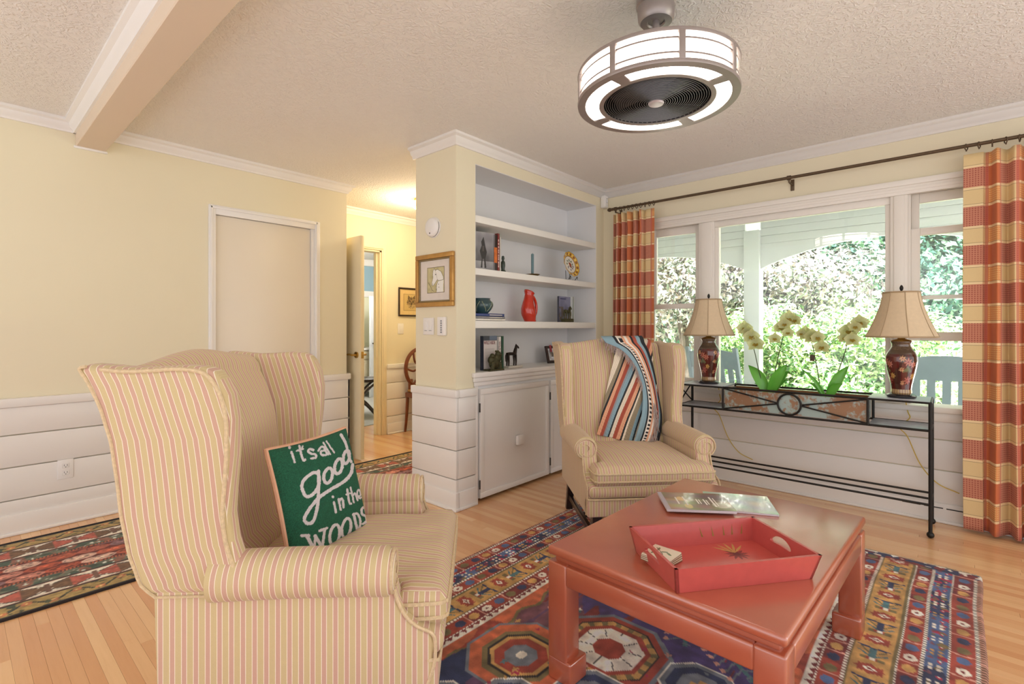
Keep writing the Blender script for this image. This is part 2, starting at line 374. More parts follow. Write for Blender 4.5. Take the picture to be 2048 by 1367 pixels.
# ================================================================ WINDOW
def glass_mat():
    t = NT('window_glass'); tr = t.n('ShaderNodeBsdfTransparent'); gl = t.n('ShaderNodeBsdfGlossy'); gl.inputs['Roughness'].default_value = 0.0
    fr = t.n('ShaderNodeFresnel'); fr.inputs[0].default_value = 1.5; mx = t.n('ShaderNodeMixShader')
    nz = t.noise(1.2, 1); tr.inputs[0].default_value = (.97, .985, .98, 1)
    t.link(t.m_('MULTIPLY', fr.outputs[0], t.m_('MULTIPLY_ADD', nz.outputs['Fac'], .2, 1.9)), mx.inputs[0])
    t.link(tr.outputs[0], mx.inputs[1]); t.link(gl.outputs[0], mx.inputs[2]); t.link(mx.outputs[0], t.out.inputs[0]); return t.m
M_glass = glass_mat()
M_frame = P('window_frame_paint', (240, 235, 226), .4, var=.012, vs=4)
def sash(win, y0, y1, z0, z1, x, sw=.05, top=.05, bot=.05):
    m = MB().box(x, x+.035, y0, y0+sw, z0, z1, .003).box(x, x+.035, y1-sw, y1, z0, z1, .003).box(x+.001, x+.034, y0+sw, y1-sw, z0, z0+bot, .003).box(x+.001, x+.034, y0+sw, y1-sw, z1-top, z1, .003)
    s = part('sash', m, M_frame, win); part('pane', MB().raw([(x+.0175, y0+sw-.005, z0+bot-.005), (x+.0175, y1-sw+.005, z0+bot-.005), (x+.0175, y1-sw+.005, z1-top+.005), (x+.0175, y0+sw-.005, z1-top+.005)], [(0, 1, 2, 3)]), M_glass, s, 0)
c = MB().box(XW-.018, XW, -.36, 2.09, 2.02, 2.105, .004).box(XW-.03, XW-.016, -.37, 2.1, 2.075, 2.112, .006).box(XW-.022, XW-.01, -.34, 2.07, 2.04, 2.062, .005)
c.box(XW-.018, XW, -.36, -.27, .66, 2.03, .004).box(XW-.018, XW, 2.0, 2.09, .66, 2.03, .004)
w1 = struct('window_1', c, M_frame, 'fixed picture window behind the planter console')
part('head_jamb', MB().box(XW, XW+.16, -.27, 2.0, 2.03, 2.05), M_frame, w1)
for a, b in ((1.4135, 1.532), (.213, .302)): part('mullion', MB().box(XW-.006, XW+.15, a, b, .70, 2.03, .003).box(XW-.014, XW+.0, a+.018, b-.018, .70, 2.02, .004), M_frame, w1)
part('sill', MB().box(XW-.045, XW+.16, -.40, 2.12, .665, .70, .006), M_frame, w1)
part('apron', MB().box(XW-.028, XW, -.37, 2.1, .61, .665, .006), M_frame, w1)
part('pane', MB().raw([(XW+.03, .302, .70), (XW+.03, 1.4135, .70), (XW+.03, 1.4135, 2.03), (XW+.03, .302, 2.03)], [(0, 1, 2, 3)]), M_glass, w1, 0)
part('stop', MB().box(XW+.008, XW+.05, .302, 1.4135, 1.975, 2.03, .003).box(XW+.012, XW+.05, .302, .33, .70, 1.975, .003).box(XW+.012, XW+.05, 1.385, 1.4135, .70, 1.975, .003).box(XW+.012, XW+.05, .33, 1.385, .70, .735, .003), M_frame, w1)
w2 = struct('window_2', MB().box(XW+.02, XW+.13, 1.98, 2.0, .70, 2.03).box(XW+.02, XW+.13, 1.532, 1.545, .70, 2.03), M_frame, 'double hung window beside the bookcase')
sash(w2, 1.545, 1.98, 1.345, 2.03, XW+.07, .045, .065, .04); sash(w2, 1.545, 1.98, .70, 1.38, XW+.03, .045, .04, .07)
w3 = struct('window_3', MB().box(XW+.02, XW+.13, -.27, -.25, .70, 2.03).box(XW+.02, XW+.13, .20, .213, .70, 2.03), M_frame, 'double hung window with its lower sash raised')
sash(w3, -.25, .20, 1.36, 2.03, XW+.07, .04, .06, .025); sash(w3, -.25, .20, 1.10, 1.805, XW+.03, .045, .045, .055)
# ================================================================ PORCH AND GARDEN
M_porch = P('porch_white_paint', (236, 239, 240), .55, var=.015, vs=4)
M_siding = P('white_siding_paint', (234, 236, 238), .55, var=.02, vs=4)
XPO = 6.3
struct('floor_porch', MB().box(XW+.16, XPO+.35, -7, 6, -.16, -.1), P('porch_deck_grey', (226, 226, 224), .6, var=.04), 'grey porch deck')
struct('ceiling_porch', MB().box(XW+.16, XPO+.5, -7, 6, 2.42, 2.5), M_porch, 'white porch ceiling')
struct('wall_outside', MB().box(XW+.161, XW+.18, -7, -.36, -.1, 2.42).box(XW+.161, XW+.18, 2.09, 6, -.1, 2.42).box(XW+.161, XW+.18, -.36, 2.09, 2.11, 2.42).box(XW+.161, XW+.18, -.36, 2.09, -.1, .6), M_siding, 'white outside wall of the house', 0)
py_ = [on_x(1507, 600, XPO).y + k*2.42 for k in (-2, -1, 0, 1)]
for k, yy in enumerate(py_):
    if k in (0,): continue
    t = thing('porch_post', ('square white porch post at the garden side, out past the right curtain', 'square white porch post hidden past the right curtain', 'square white porch post seen through the picture window', 'square white porch post hidden behind the bookcase wall')[k], 'post', (XPO, yy, -.1), 0, 'porch posts')
    part('shaft', MB().box(-.085, .085, -.085, .085, .12, 2.42, .006), M_porch, t); part('base', MB().box(-.105, .105, -.105, .105, 0, .13, .008), M_porch, t)
for k in (1, 2):
    a, b = py_[k]+.085, py_[k+1]-.085; n = 24
    pts = [(a, 2.42), (a, 1.87)] + [(a+(b-a)*i/n, 1.87+.25*math.sin(PI*i/n)**.85) for i in range(1, n)] + [(b, 1.87), (b, 2.42)]
    t = thing('arched_header', ('arched white header over the rightmost porch bay', 'arched white header over the porch bay behind the orchids', 'arched white header over the porch bay behind the left lamp')[k], 'header', (XPO, 0, 0), 0, 'arched porch headers')
    part('arch_board', MB().prism(pts, -.02, .03, 'x'), M_siding, t, 30)
    for z in (2.16, 2.25, 2.34): part('clapboard', MB().prism([(0, 0), (-.016, 0), (-.004, .086), (0, .086)], a, b, 'y').xf(Matrix.Translation((-.02, 0, z))), M_siding, t)
struct('bounce_ground', MB().box(XPO+.36, 12.5, -9, 8, -.42, -.36), P('pale_bounce_surface', (238, 234, 228), .9, var=.05, bump=.2), 'unseen pale ground added to bounce sunlight up into the porch')  # unseen pale slab added to throw sunlight onto the porch ceiling
struct('ground', MB().box(XW+.2, 40, -28, 26, -.5, -.38), P('lawn', (186, 196, 140), .95, var=.2, vs=6, bump=.4, bs=60), 'lawn beyond the porch')
# leaves
M_leaf = PA('sunlit_leaf', .45, var=.15, vs=4, translucent=.35)
M_bark = P('grey_bark', (132, 122, 112), .9, var=.2, vs=20, bump=.6, bs=30, bd=.02)
def leaf_mesh(name, centers, radii, n, size, cols, seed, squash=.8):
    r = np.random.default_rng(seed); k = r.integers(0, len(centers), n)
    d = r.normal(size=(n, 3)); d /= np.linalg.norm(d, axis=1, keepdims=True); rad = r.random(n)**.33
    pos = centers[k] + d*(radii[k]*rad)[:, None]*np.array([1, 1, squash])
    nrm = d*.8 + r.normal(size=(n, 3))*.55 + np.array([-.25, -.1, .5]); nrm /= np.linalg.norm(nrm, axis=1, keepdims=True)
    t = np.cross(nrm, r.normal(size=(n, 3))); t /= np.linalg.norm(t, axis=1, keepdims=True); b = np.cross(nrm, t)
    s = size*(.6+.8*r.random(n))[:, None]
    v = np.stack([pos-t*s, pos+b*s*.42+nrm*s*.1, pos+t*s-nrm*s*.2, pos-b*s*.42+nrm*s*.1], 1).reshape(-1, 3)
    me = np_mesh(name, v, np.arange(4*n).reshape(n, 4), False); me.materials.append(M_leaf)
    cl = lin(np.array(cols))[r.choice(len(cols), n)]*(.75+.5*r.random((n, 1))); paint(me, np.repeat(cl, 4, 0)); return me
def tree(name, label, x, y, h, crown_r, z0, n, size, cols, seed, cat='tree', group=None, nb=34, trunk=.14, branches=5, cone=0):
    t = thing(name, label, cat, (x, y, -.38), 0, group); r = np.random.default_rng(seed)
    u = r.normal(size=(nb, 3)); u /= np.linalg.norm(u, axis=1, keepdims=True); u *= (r.random(nb)**.4)[:, None]
    hz = (h-z0)/2; ctr = u*np.array([crown_r, crown_r, hz])*.85 + np.array([0, 0, z0+hz])
    if cone: ctr[:, :2] *= (1-.7*(ctr[:, 2:3]-z0)/(h-z0))
    rd = crown_r*(.28+.2*r.random(nb))
    tag(link('foliage', leaf_mesh('foliage', ctr, rd, n, size, cols, seed), t), None, None, None, 'stuff')
    m = MB().tube(spline([(0, 0, 0), (.05*crown_r, 0, z0*.6), (0, .06*crown_r, z0+hz*.6), (0, 0, z0+hz*1.3)], 5), trunk, 9, r1=trunk*.3); part('trunk', m, M_bark, t)
    for i in range(branches):
        e = ctr[r.integers(nb)]; part('branch', MB().tube(spline([(0, 0, z0*.75), (e[0]*.4, e[1]*.4, z0*.5+e[2]*.45), tuple(e)], 4), trunk*.4, 6, r1=trunk*.12), M_bark, t)
    return t
G_mag = [(226, 224, 212), (196, 198, 186), (150, 166, 142), (120, 134, 122), (240, 238, 232), (186, 172, 156), (110, 104, 104)]
G_yel = [(186, 210, 146), (158, 194, 126), (216, 226, 184), (122, 164, 110), (232, 236, 210), (96, 136, 96)]
G_dk = [(112, 164, 142), (146, 188, 166), (88, 140, 120), (190, 216, 200), (128, 168, 130), (70, 110, 98)]
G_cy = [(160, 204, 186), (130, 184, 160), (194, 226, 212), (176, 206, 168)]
G_low = [(150, 196, 132), (184, 216, 160), (120, 172, 112)]
tree('magnolia_tree', 'pale brown leaved magnolia tree behind the left lamp', 9.6, 3.9, 4.6, 1.7, .7, 16000, .06, G_mag, 11, nb=46)
tree('magnolia_tree', 'pale leaved tree behind the white porch post', 10.6, 2.1, 4.3, 1.5, .9, 14000, .058, G_mag, 12, nb=40)
tree('laurel_bush', 'yellow green bush behind the left orchid', 9.0, 2.3, 2.15, 1.1, .1, 13000, .045, G_yel, 13, 'bush', None, 34, .06)
tree('laurel_bush', 'broad yellow green bush behind the right orchid', 9.2, 1.0, 2.0, 1.2, .1, 14000, .045, G_yel, 14, 'bush', None, 36, .06)
tree('maple_tree', 'tall blue green tree filling the middle of the picture window', 12.4, 1.4, 7.0, 2.3, .6, 22000, .07, G_dk, 15, nb=60, trunk=.2)
tree('maple_tree', 'tall blue green tree behind the right lamp', 13.2, -1.0, 7.4, 2.3, .5, 20000, .07, G_dk, 16, nb=56, trunk=.22)
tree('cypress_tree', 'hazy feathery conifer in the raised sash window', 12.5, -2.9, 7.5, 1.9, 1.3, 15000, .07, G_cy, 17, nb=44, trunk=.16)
tree('oak_tree', 'distant green tree at the far left of the garden', 15.5, 6.6, 8, 3.0, .4, 9000, .14, G_dk, 18, nb=50, trunk=.25)
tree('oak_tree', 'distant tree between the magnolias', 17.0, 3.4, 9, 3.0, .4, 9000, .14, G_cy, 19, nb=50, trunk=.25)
tree('oak_tree', 'distant green tree behind the lattice fence', 19, -4.4, 9.5, 3.4, 1.4, 9000, .15, G_dk, 20, nb=50, trunk=.25)
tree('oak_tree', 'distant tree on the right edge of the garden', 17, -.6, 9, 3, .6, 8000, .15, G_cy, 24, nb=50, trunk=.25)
tree('boxwood_shrub', 'low clipped green shrub beyond the planter box', 7.7, 1.0, .95, .75, .0, 5000, .035, G_low, 21, 'shrub', None, 30, .03, 2)
tree('boxwood_shrub', 'low clipped green shrub beyond the right rocking chair', 7.9, -.45, .75, .7, .0, 5000, .035, G_low, 22, 'shrub', None, 30, .03, 2)
tree('boxwood_shrub', 'low clipped green shrub beyond the left rocking chair', 8.0, 2.7, .85, .7, .0, 4500, .035, G_low, 23, 'shrub', None, 30, .03, 2)
# lattice fence
fe = thing('garden_fence', 'pale garden fence with open lattice top beyond the right window', 'fence', (11.2, 0, -.38), 0)
M_fence = P('weathered_fence_wood', (206, 190, 184), .8, var=.1, vs=9)
pl = MB().box(-.01, .01, 0, .136, 0, 1.2, .003).mesh('board', M_fence, 0)
for i in range(32): link('board', pl, fe, (0, -4.4+i*.14, 0))
ls = MB()
for i in range(46): ls.box(-.006, .006, -4.4+i*.1, -4.37+i*.1, 1.22, 1.44)
for z in (1.22, 1.29, 1.36, 1.43): ls.box(-.007, .007, -4.4, .1, z, z+.025)
part('lattice', ls, P('grey_lattice', (150, 150, 160), .8), fe, 0, kind='stuff')
for i in range(4): part('post', MB().box(-.05, .05, -4.4+i*1.48, -4.3+i*1.48, 0, 1.5, .006), M_fence, fe)
# rocking chairs
M_rock = P('slate_grey_paint', (150, 166, 178), .5, var=.06, vs=10)
def rocker(label, x, y, rz):
    t = thing('rocking_chair', label, 'chair', (x, y, -.1), rz, 'porch rocking chairs')   # faces +y local
    for s in (-1, 1):
        part('rocker', MB().tube(spline([(s*.27, -.52, .07), (s*.27, -.2, .022), (s*.27, .1, .022), (s*.27, .42, .075)], 6), .02, 6), M_rock, t)
        part('front_leg', MB().box(s*.27-.02, s*.27+.02, .22, .26, .03, .60, .004), M_rock, t)
        part('back_post', MB().prism([(-.17, .04), (-.21, .04), (-.24, .45), (-.40, 1.08), (-.36, 1.08), (-.20, .45)], s*.27-.022, s*.27+.022, 'x', .004), M_rock, t)
        part('armrest', MB().box(s*.27-.045, s*.27+.045, -.27, .30, .60, .625, .008), M_rock, t)
    for i in range(6): part('seat_slat', MB().box(-.25, .25, -.2+i*.077, -.135+i*.077, .40, .42, .004), M_rock, t)
    part('seat_rail', MB().box(-.25, .25, .22, .245, .33, .40, .003).box(-.25, .25, -.235, -.21, .33, .40, .003), M_rock, t)
    tp = [(-.25, .86), (-.25, 1.03), (-.12, 1.055), (0, 1.06), (.12, 1.055), (.25, 1.03), (.25, .86)]
    sh = lambda c: Vector((c.x, c.y-(c.z-.45)*.245-.225, c.z))
    part('top_rail', MB().prism(tp, -.012, .012, 'y', fn=sh), M_rock, t); part('lower_rail', MB().box(-.25, .25, -.012, .012, .47, .53).xf(Matrix.Translation((0, -.235, 0))), M_rock, t)
    for i in range(5):
        xx = -.19+i*.095; part('back_slat', MB().prism([(xx-.027, .50), (xx+.027, .50), (xx+.027, .88), (xx-.027, .88)], -.008, .008, 'y', fn=sh), M_rock, t)
    return t
pL = on_x(1432, 700, 5.25); pR = on_x(1888, 700, 5.2)
rocker('slate grey slatted rocking chair behind the left lamp', pL.x+.38, pL.y-.02, -PI/2-.22)
rocker('slate grey slatted rocking chair behind the right lamp', pR.x+.36, pR.y, -PI/2+.05)
# ================================================================ BUILT-IN BOOKCASE
bk = thing('built_in_bookcase', 'white built-in shelf niche with three thick shelves', 'bookcase', (NX0, YB, 0))
X = lambda v: v-NX0
Yl = lambda v: v-YB
w = NX1-NX0
part('back_panel', MB().box(0, w, .32-.002, .34, NZ0-.05, NZ1), M_niche, bk, 0)
part('side_panel', MB().box(-.006, .004, .0015, .32, NZ0-.05, NZ1), M_niche, bk, 0); part('side_panel', MB().box(w-.004, w+.006, .0015, .32, NZ0-.05, NZ1), M_niche, bk, 0)
part('top_panel', MB().box(.004, w-.004, .0015, .318, NZ1-.004, NZ1+.006), M_niche, bk, 0)
SH = [(1.897, 1.946), (1.541, 1.587), (1.178, 1.229)]
for a, b in SH: part('shelf', MB().box(.004, w-.004, .003, .318, a, b, .003), P('shelf_paint', (240, 238, 230), .45, var=.01, vs=4), bk)
ct = thing('worktop', 'white wooden counter under the shelf niche', 'worktop', (NX0, YB, 0))
part('slab', MB().box(-.035, w+.03, -.03, -.0005, .845, NZ0, .005).box(.0045, w-.0045, -.002, .3175, .845, NZ0), M_white, ct); part('moulding', MB().box(-.028, w+.026, -.022, -.001, .815, .845, .006).box(-.02, w+.02, -.012, -.001, .785, .815, .006), M_white, ct)
def cabinet(label, x0, x1, hx):
    t = thing('base_cabinet', label, 'cabinet', (x0, YB, 0), 0, 'cabinets below the shelves'); ww = x1-x0
    part('body', MB().box(0, ww, 0, .30, .02, .784), M_niche, t, 0)
    d = part('door', MB().box(.012, ww-.012, -.018, -.001, .025, .765, .002), M_white, t)
    f = .038
    part('door_frame', MB().box(.012, ww-.012, -.026, -.017, .025, .025+f, .003).box(.012, ww-.012, -.026, -.017, .765-f, .765, .003).box(.012, .012+f, -.026, -.017, .025+f, .765-f, .003).box(ww-.012-f, ww-.012, -.026, -.017, .025+f, .765-f, .003), M_white, d)
    part('knob', MB().box(hx-.035, hx+.035, -.058, -.03, .327, .397, .008, 3).box(hx-.018, hx+.018, -.034, -.017, .344, .38), M_white, d)
    for z in (.64, .12): part('hinge', MB().tube([(.008, -.022, z-.03), (.008, -.022, z+.03)], .005, 6), P('dark_hinge', (70, 66, 62), .5, .6), d)
cabinet('white cabinet with a whole door and square knob beside the pier', 2.372, 3.16, .40)
cabinet('white cabinet partly hidden behind the far armchair', 3.16, 3.895, .36)
struct('trim_11', MB().box(NX0-.012, NX0+.012, YB-.016, YB, 0, .785, .003).box(NX1+.014, NX1+.03, YB-.016, YB, 0, .785, .003), M_white, 'face frame stiles of the cabinets')
# ---- shelf contents
def sh_pt(px, py, y=YB+.14): return on_y(px, py, y)
def book(name, label, x, y, z, w_, d_, h_, cover, rz=0, tilt=0, pages=(236, 230, 215), group=None, flat=False):
    """standing book: w_ = thickness along x, d_ = depth along y, h_ tall; flat: lies down"""
    t = thing(name, label, 'book', (x, y, z), rz, group)
    cm = P('cover_%d_%d_%d' % cover, cover, .45, var=.08, vs=40); pm_ = P('book_pages', pages, .8, var=.06, vs=200)
    if flat:
        part('cover', MB().box(0, w_, 0, d_, 0, .003, .001).box(0, w_, 0, d_, h_-.003, h_, .001).box(0, w_, 0, .004, 0, h_, .001), cm, t)
        part('pages', MB().box(.004, w_-.004, .004, d_-.004, .003, h_-.003), pm_, t)
    else:
        part('cover', MB().box(0, .003, 0, d_, 0, h_, .001).box(w_-.003, w_, 0, d_, 0, h_, .001).box(0, w_, 0, .004, 0, h_, .001), cm, t)
        part('pages', MB().box(.003, w_-.003, .005, d_-.004, .004, h_-.004), pm_, t)
    t.rotation_euler = (0, tilt, rz); return t
def front_cover(parent, w_, h_, y, colfn, name='cover_print', mat=None, nx=130, nz=170):
    me, u, v = grid_mesh(name, nx, nz, lambda U, V: np.stack([U*w_, np.full(U.shape, y), V*h_], 1))
    paint(me, lin(colfn(u, v))); me.materials.append(mat or PA('printed_cover', .3, coat=.3, var=.04)); me.flip_normals(); return link(name, me, parent)
def fill(base, *rules):
    c = np.array(base, float)
    for m, col in rules: c[m] = col
    return c
def horse_poly(s=1.0, ox=0, oz=0, flip=1):
    p = [(-.42, .62), (-.50, .50), (-.47, .20), (-.44, .36), (-.40, .42), (-.38, .22), (-.40, 0), (-.30, 0), (-.27, .24), (-.20, .36), (.10, .36), (.14, .20), (.13, 0), (.22, 0), (.24, .22), (.28, .42), (.36, .62), (.48, .66), (.52, .74), (.40, .92), (.36, 1.0), (.32, .92), (.18, .72), (0, .62), (-.25, .66)]
    return [(ox+flip*a*s, oz+b*s) for a, b in p]
def horse_mesh(t, s, mat, name='horse', bulk=.17):
    """solid horse: rounded body, neck, head, four legs and tail, about s tall, facing +x, standing on z=0"""
    m = MB(); q = lambda *a: [tuple(c*s for c in p) for p in a]
    m.tube(spline(q((-.40, 0, .60), (-.25, 0, .62), (0, 0, .58), (.22, 0, .60), (.32, 0, .66)), 4), [s*r for r in np.interp(np.linspace(0, 1, 17), [0, .15, .5, .85, 1], [.08, .16, .14, .15, .10])], 10)
    m.tube(spline(q((.22, 0, .62), (.34, 0, .80), (.40, 0, .95)), 4), [s*r for r in np.linspace(.13, .065, 9)], 9)
    m.tube(spline(q((.36, 0, .97), (.47, 0, .90), (.58, 0, .80)), 4), [s*r for r in np.linspace(.075, .042, 9)], 8)
    m.prism([(a*s, b*s) for a, b in ((.10, .74), (.30, .98), (.38, 1.06), (.40, .98), (.28, .80), (.18, .66))], -.02*s, .02*s, 'y')
    for sx, sy in ((.24, 1), (.30, -1), (-.34, 1), (-.28, -1)):
        m.tube(spline(q((sx, sy*.08, .56), (sx+.02, sy*.08, .30), (sx-.01, sy*.08, .16), (sx+.02, sy*.08, 0)), 4), [s*r for r in np.linspace(.075, .035, 13)], 7)
    m.tube(spline(q((-.42, 0, .66), (-.54, 0, .52), (-.53, 0, .22)), 4), [s*r for r in np.linspace(.05, .02, 9)], 6)
    return part(name, m, mat, t)
M_bronze = P('dark_bronze', (58, 50, 44), .4, .7, var=.15, vs=30)
M_green_bronze = P('greenish_bronze', (82, 80, 52), .5, .5, var=.25, vs=40, bump=.3, bs=90)
YS = YB+.03
# upper shelf: photo book with a horse and rider, three spine-out books, small figure
p0 = on_y(952, 537, YB+.05); z2 = 1.588
t = book('photo_book', 'large grey photo book with a horse and rider on its cover', 2.40, YB+.085, z2, .185, .016, .268, (206, 206, 212), -.2)
def c1(u, v):
    b = np.stack([70+90*v, 70+88*v, 72+90*v], 1)+40*(vnoise(u, v, 6, 3)-.5)[:, None]
    h = inpoly(u, v, [(.40, .06), (.44, .3), (.36, .5), (.44, .64), (.42, .74), (.52, .88), (.56, .76), (.6, .62), (.66, .48), (.6, .3), (.64, .06), (.56, .06), (.54, .3), (.48, .3), (.47, .06)])
    b[v < .24] += 70; b[h] = (34, 32, 32); b[inpoly(u, v, [(.47, .5), (.53, .5), (.55, .64), (.47, .64)])] = (80, 70, 66); return np.clip(b, 0, 255)
front_cover(t, .2, .268, -.001, c1)
bx = 2.588
for nm, lb, wd, hh, col in (('hardback_book', 'dark hardback with an orange flame spine beside the photo book', .036, .262, (48, 34, 30)), ('hardback_book', 'red spined hardback standing tallest on the second shelf', .022, .275, (140, 62, 58)), ('hardback_book', 'thin white spined book right of the red one', .014, .252, (222, 216, 206))):
    t = book(nm, lb, bx, YB+.045, z2, wd, .19, hh, col, 0, 0, group='books on the second shelf'); bx += wd+.002
    if col[0] == 140:
        sm_ = MB(); rq = random.Random(2); zq = .03
        while zq < hh-.04: l = rq.uniform(.006, .016); sm_.box(.006, wd-.006, -.0012, 0, zq, zq+l); zq += l+rq.choice((.003, .003, .009))
        part('spine_lettering', sm_, P('spine_white', (226, 196, 186), .5), t, 0)
    if col[0] == 48: part('spine_print', MB().box(.002, wd-.002, -.0012, 0, .06, .17), P('orange_flame', (226, 120, 46), .4, var=.3, vs=60), t)
t = thing('seated_figurine', 'small dark green figurine beside the white book', 'figurine', (bx+.035, YB+.06, z2), 0)
part('body', MB().lathe([(0, 0), (.02, 0), (.022, .008), (.012, .02), (.017, .05), (.015, .075), (.007, .088), (.012, .1), (.009, .118), (0, .124)], 14), P('dark_jade', (52, 66, 54), .35, var=.2), t)
# candle
pc = on_y(1065, 547, YB+.065)
t = thing('candle_holder', 'brass dish candle holder with a slate blue taper', 'candle', (pc.x, YB+.065, z2), 0)
part('dish', MB().lathe([(0, 0), (.035, 0), (.058, .012), (.060, .014), (.036, .006), (.014, .006), (.013, .02), (0, .02)], 28), P('aged_brass', (138, 116, 76), .4, .8), t)
part('taper', MB().lathe([(.011, .02), (.0115, .17), (.009, .176), (0, .177)], 16), P('slate_blue_wax', (104, 134, 140), .5, var=.03), t); part('wick', MB().tube([(0, 0, .175), (.001, 0, .184)], .001, 5), M_bronze, t)
# plate on stand
pc = on_y(1138, 530, YB+.075)
t = thing('decorative_plate', 'yellow rimmed plate with a painted bird in a wire stand', 'plate', (pc.x, YB+.085, z2), 0)
R0 = .112
def platef(U, V):
    r = U*R0; a = V*2*PI; rr_ = r*(1+.018*np.cos(12*a)*(U > .93)); dp = np.where(U < .62, 0, (U-.62)/.38*.018)
    return np.stack([rr_*np.cos(a), -dp, rr_*np.sin(a)], 1)
me, u, v = grid_mesh('dish', 60, 180, platef); x = u*np.cos(v*2*PI); y = u*np.sin(v*2*PI)
c = np.tile(np.array((232, 228, 214.)), (len(u), 1)); rim = u > .68; c[rim] = (226, 180, 62)
sp = rim & (np.hypot((u-.84)*4, ((v*12) % 1-.5)*1.6) < .42); c[sp] = (150, 96, 44); c[rim & (np.hypot((u-.84)*5, ((v*12+.5) % 1-.5)*1.6) < .3)] = (240, 214, 130)
c[(abs(u-.68) < .02) | (u > .975)] = (120, 76, 38)
c[inpoly(x, y, [(-.16, .1), (.02, .2), (.2, .05), (.16, -.16), (.02, -.3), (-.06, -.1)])] = (150, 74, 44)
for (ax, ay) in ((-.25, .28), (0, .38), (.25, .26), (.34, .05), (-.36, .05), (-.28, -.25), (.25, -.3), (0, -.42), (.4, -.15)): c[np.hypot((x-ax)*1.3, y-ay) < .085] = (78, 104, 78) if ay > 0 else (112, 100, 120)
c[dseg(x, y, [(-.3, -.15), (-.1, -.12), (.1, -.28), (.34, -.05)]) < .02] = (84, 66, 44); c[dseg(x, y, [(-.15, .12), (-.05, .3), (.22, .25)]) < .018] = (74, 90, 58)
paint(me, lin(c)); me.materials.append(PA('glazed_paint', .2, coat=.5, var=.03)); o = link('dish', me, t, (0, .012, R0+.028)); o.rotation_euler = (math.radians(-14), 0, 0); o.location.y = -.02
stt = MB()
for s in (-1, 1): stt.tube(spline([(s*.05, -.064, .012), (s*.05, -.06, .036), (s*.05, -.04, .008), (s*.045, -.015, .009), (s*.03, .0, .012), (s*.03, .004, .09)], 6), .0025, 6)
stt.tube([(-.05, 0, .008), (.05, 0, .008)], .0025, 6); part('stand', stt, P('black_wire', (34, 32, 32), .5, .5), t)
# third shelf: three books and bowl
z3 = 1.2305; zz = z3
for lb, wd, hh, col in (('white paperback lowest of the three under the green bowl', .315, .016, (232, 226, 216)), ('grey paperback in the middle of the three under the green bowl', .312, .014, (150, 148, 150)), ('blue hardback on top of the pile under the green bowl', .305, .020, (62, 76, 132))):
    t = book('hardback_book', lb, 2.368, YB+.02, zz, wd, .17, hh, col, 0, 0, flat=True, group='books under the bowl'); zz += hh+.0005
    part('title_strip', MB().box(.15, .28, -.0008, .001, hh*.35, hh*.65), P('title_gilt', (214, 206, 190), .5), t)
t = thing('pottery_bowl', 'dark teal pottery bowl with pale leaves on stacked books', 'bowl', (2.52, YB+.10, zz), 0)
pr = [(0, .001), (.045, 0), (.05, .006), (.072, .03), (.084, .055), (.08, .078), (.064, .096), (.062, .104), (.067, .108), (.06, .106), (.056, .098), (.074, .076), (.076, .055), (.05, .015), (0, .01)]
part('body', MB().lathe([(r*.96, z) for r, z in pr], 36), P('teal_glaze', (58, 88, 92), .3, var=.3, vs=14, coat=.4), t)
lf = MB()
for k in range(9):
    a = k*2*PI/9; pts = []
    for i in range(7):
        q = i/6; ang = a+(q-.5)*.5*(1 if k % 2 else -1); zz_ = .015+.07*q; rr_ = float(np.interp(zz_, [.006, .03, .055, .078, .096], [.05, .072, .084, .08, .064]))*.965; pts.append((rr_*math.cos(ang), rr_*math.sin(ang), zz_))
    lf.tube(pts, .0025, 5)
part('relief', lf, P('pale_leaf_glaze', (150, 160, 130), .4), t)
# red vase
pc = on_y(1060, 641, YB+.14)
t = thing('fish_jug', 'glossy red ceramic jug with an open looped handle', 'jug', (pc.x, YB+.14, z3), 0); M_red = P('red_glaze', (206, 48, 24), .18, var=.08, vs=10, coat=.6)
def jug(U, V):
    z = V*.238; r = np.interp(V, [0, .04, .25, .42, .62, .8, .9, 1], [.049, .052, .066, .064, .051, .041, .038, .047]); a = U*2*PI
    fl = 1+.10*np.cos(a-PI)*np.clip((V-.75)/.25, 0, 1); cx = -.021*np.sin(V*PI)-.006*V
    return np.stack([cx+r*np.cos(a)*fl, r*np.sin(a)*.85, z+.02*np.cos(a-PI)*np.clip((V-.8)/.2, 0, 1)**2], 1)
me, u, v = grid_mesh('body', 40, 30, jug); me.materials.append(M_red); ob = link('body', me, t); ob.modifiers.new('thick', 'SOLIDIFY').thickness = .004
part('base', MB().lathe([(0, .002), (.048, .002), (.05, .012), (0, .012)], 28, (0, 0, 0)), M_red, t)
part('handle', MB().tube(spline([(.020, 0, .222), (.062, 0, .178), (.080, 0, .125), (.072, 0, .068), (.034, 0, .028)], 6), [.0115]*25, 10), M_red, t)
# book with horse, bronze horse before it, easel
pc = on_y(1118, 642, YB+.13)
t = book('photo_book', 'grey photo book with a landscape cover on the third shelf', pc.x, YB+.13, z3, .19, .018, .225, (84, 86, 100), .08)
def c2(u, v):
    b = np.stack([110+20*v, 112+16*v, 128+36*v], 1)+50*(vnoise(u, v, 9, 5)-.5)[:, None]
    b[v > .6] = np.array((120, 122, 150))+30*(vnoise(u, v, 5, 8)-.5)[v > .6][:, None]; b[(v < .6) & (vnoise(u, v, 7, 2) > .5)] = (104, 92, 82); b[inpoly(u, v, [(.1, .88), (.6, .88), (.6, .94), (.1, .94)])] = (60, 66, 110); return np.clip(b, 0, 255)
front_cover(t, .19, .225, -.001, c2)
t = book('hardback_book', 'thin green and white book edge beside the landscape photo book', pc.x+.197, YB+.12, z3, .02, .15, .228, (226, 228, 220), .05)
part('spine_print', MB().box(.0, .006, -.0012, 0, .0, .228), P('green_spine', (52, 92, 66), .4), t)
ph = on_y(1136, 642, YB+.06)
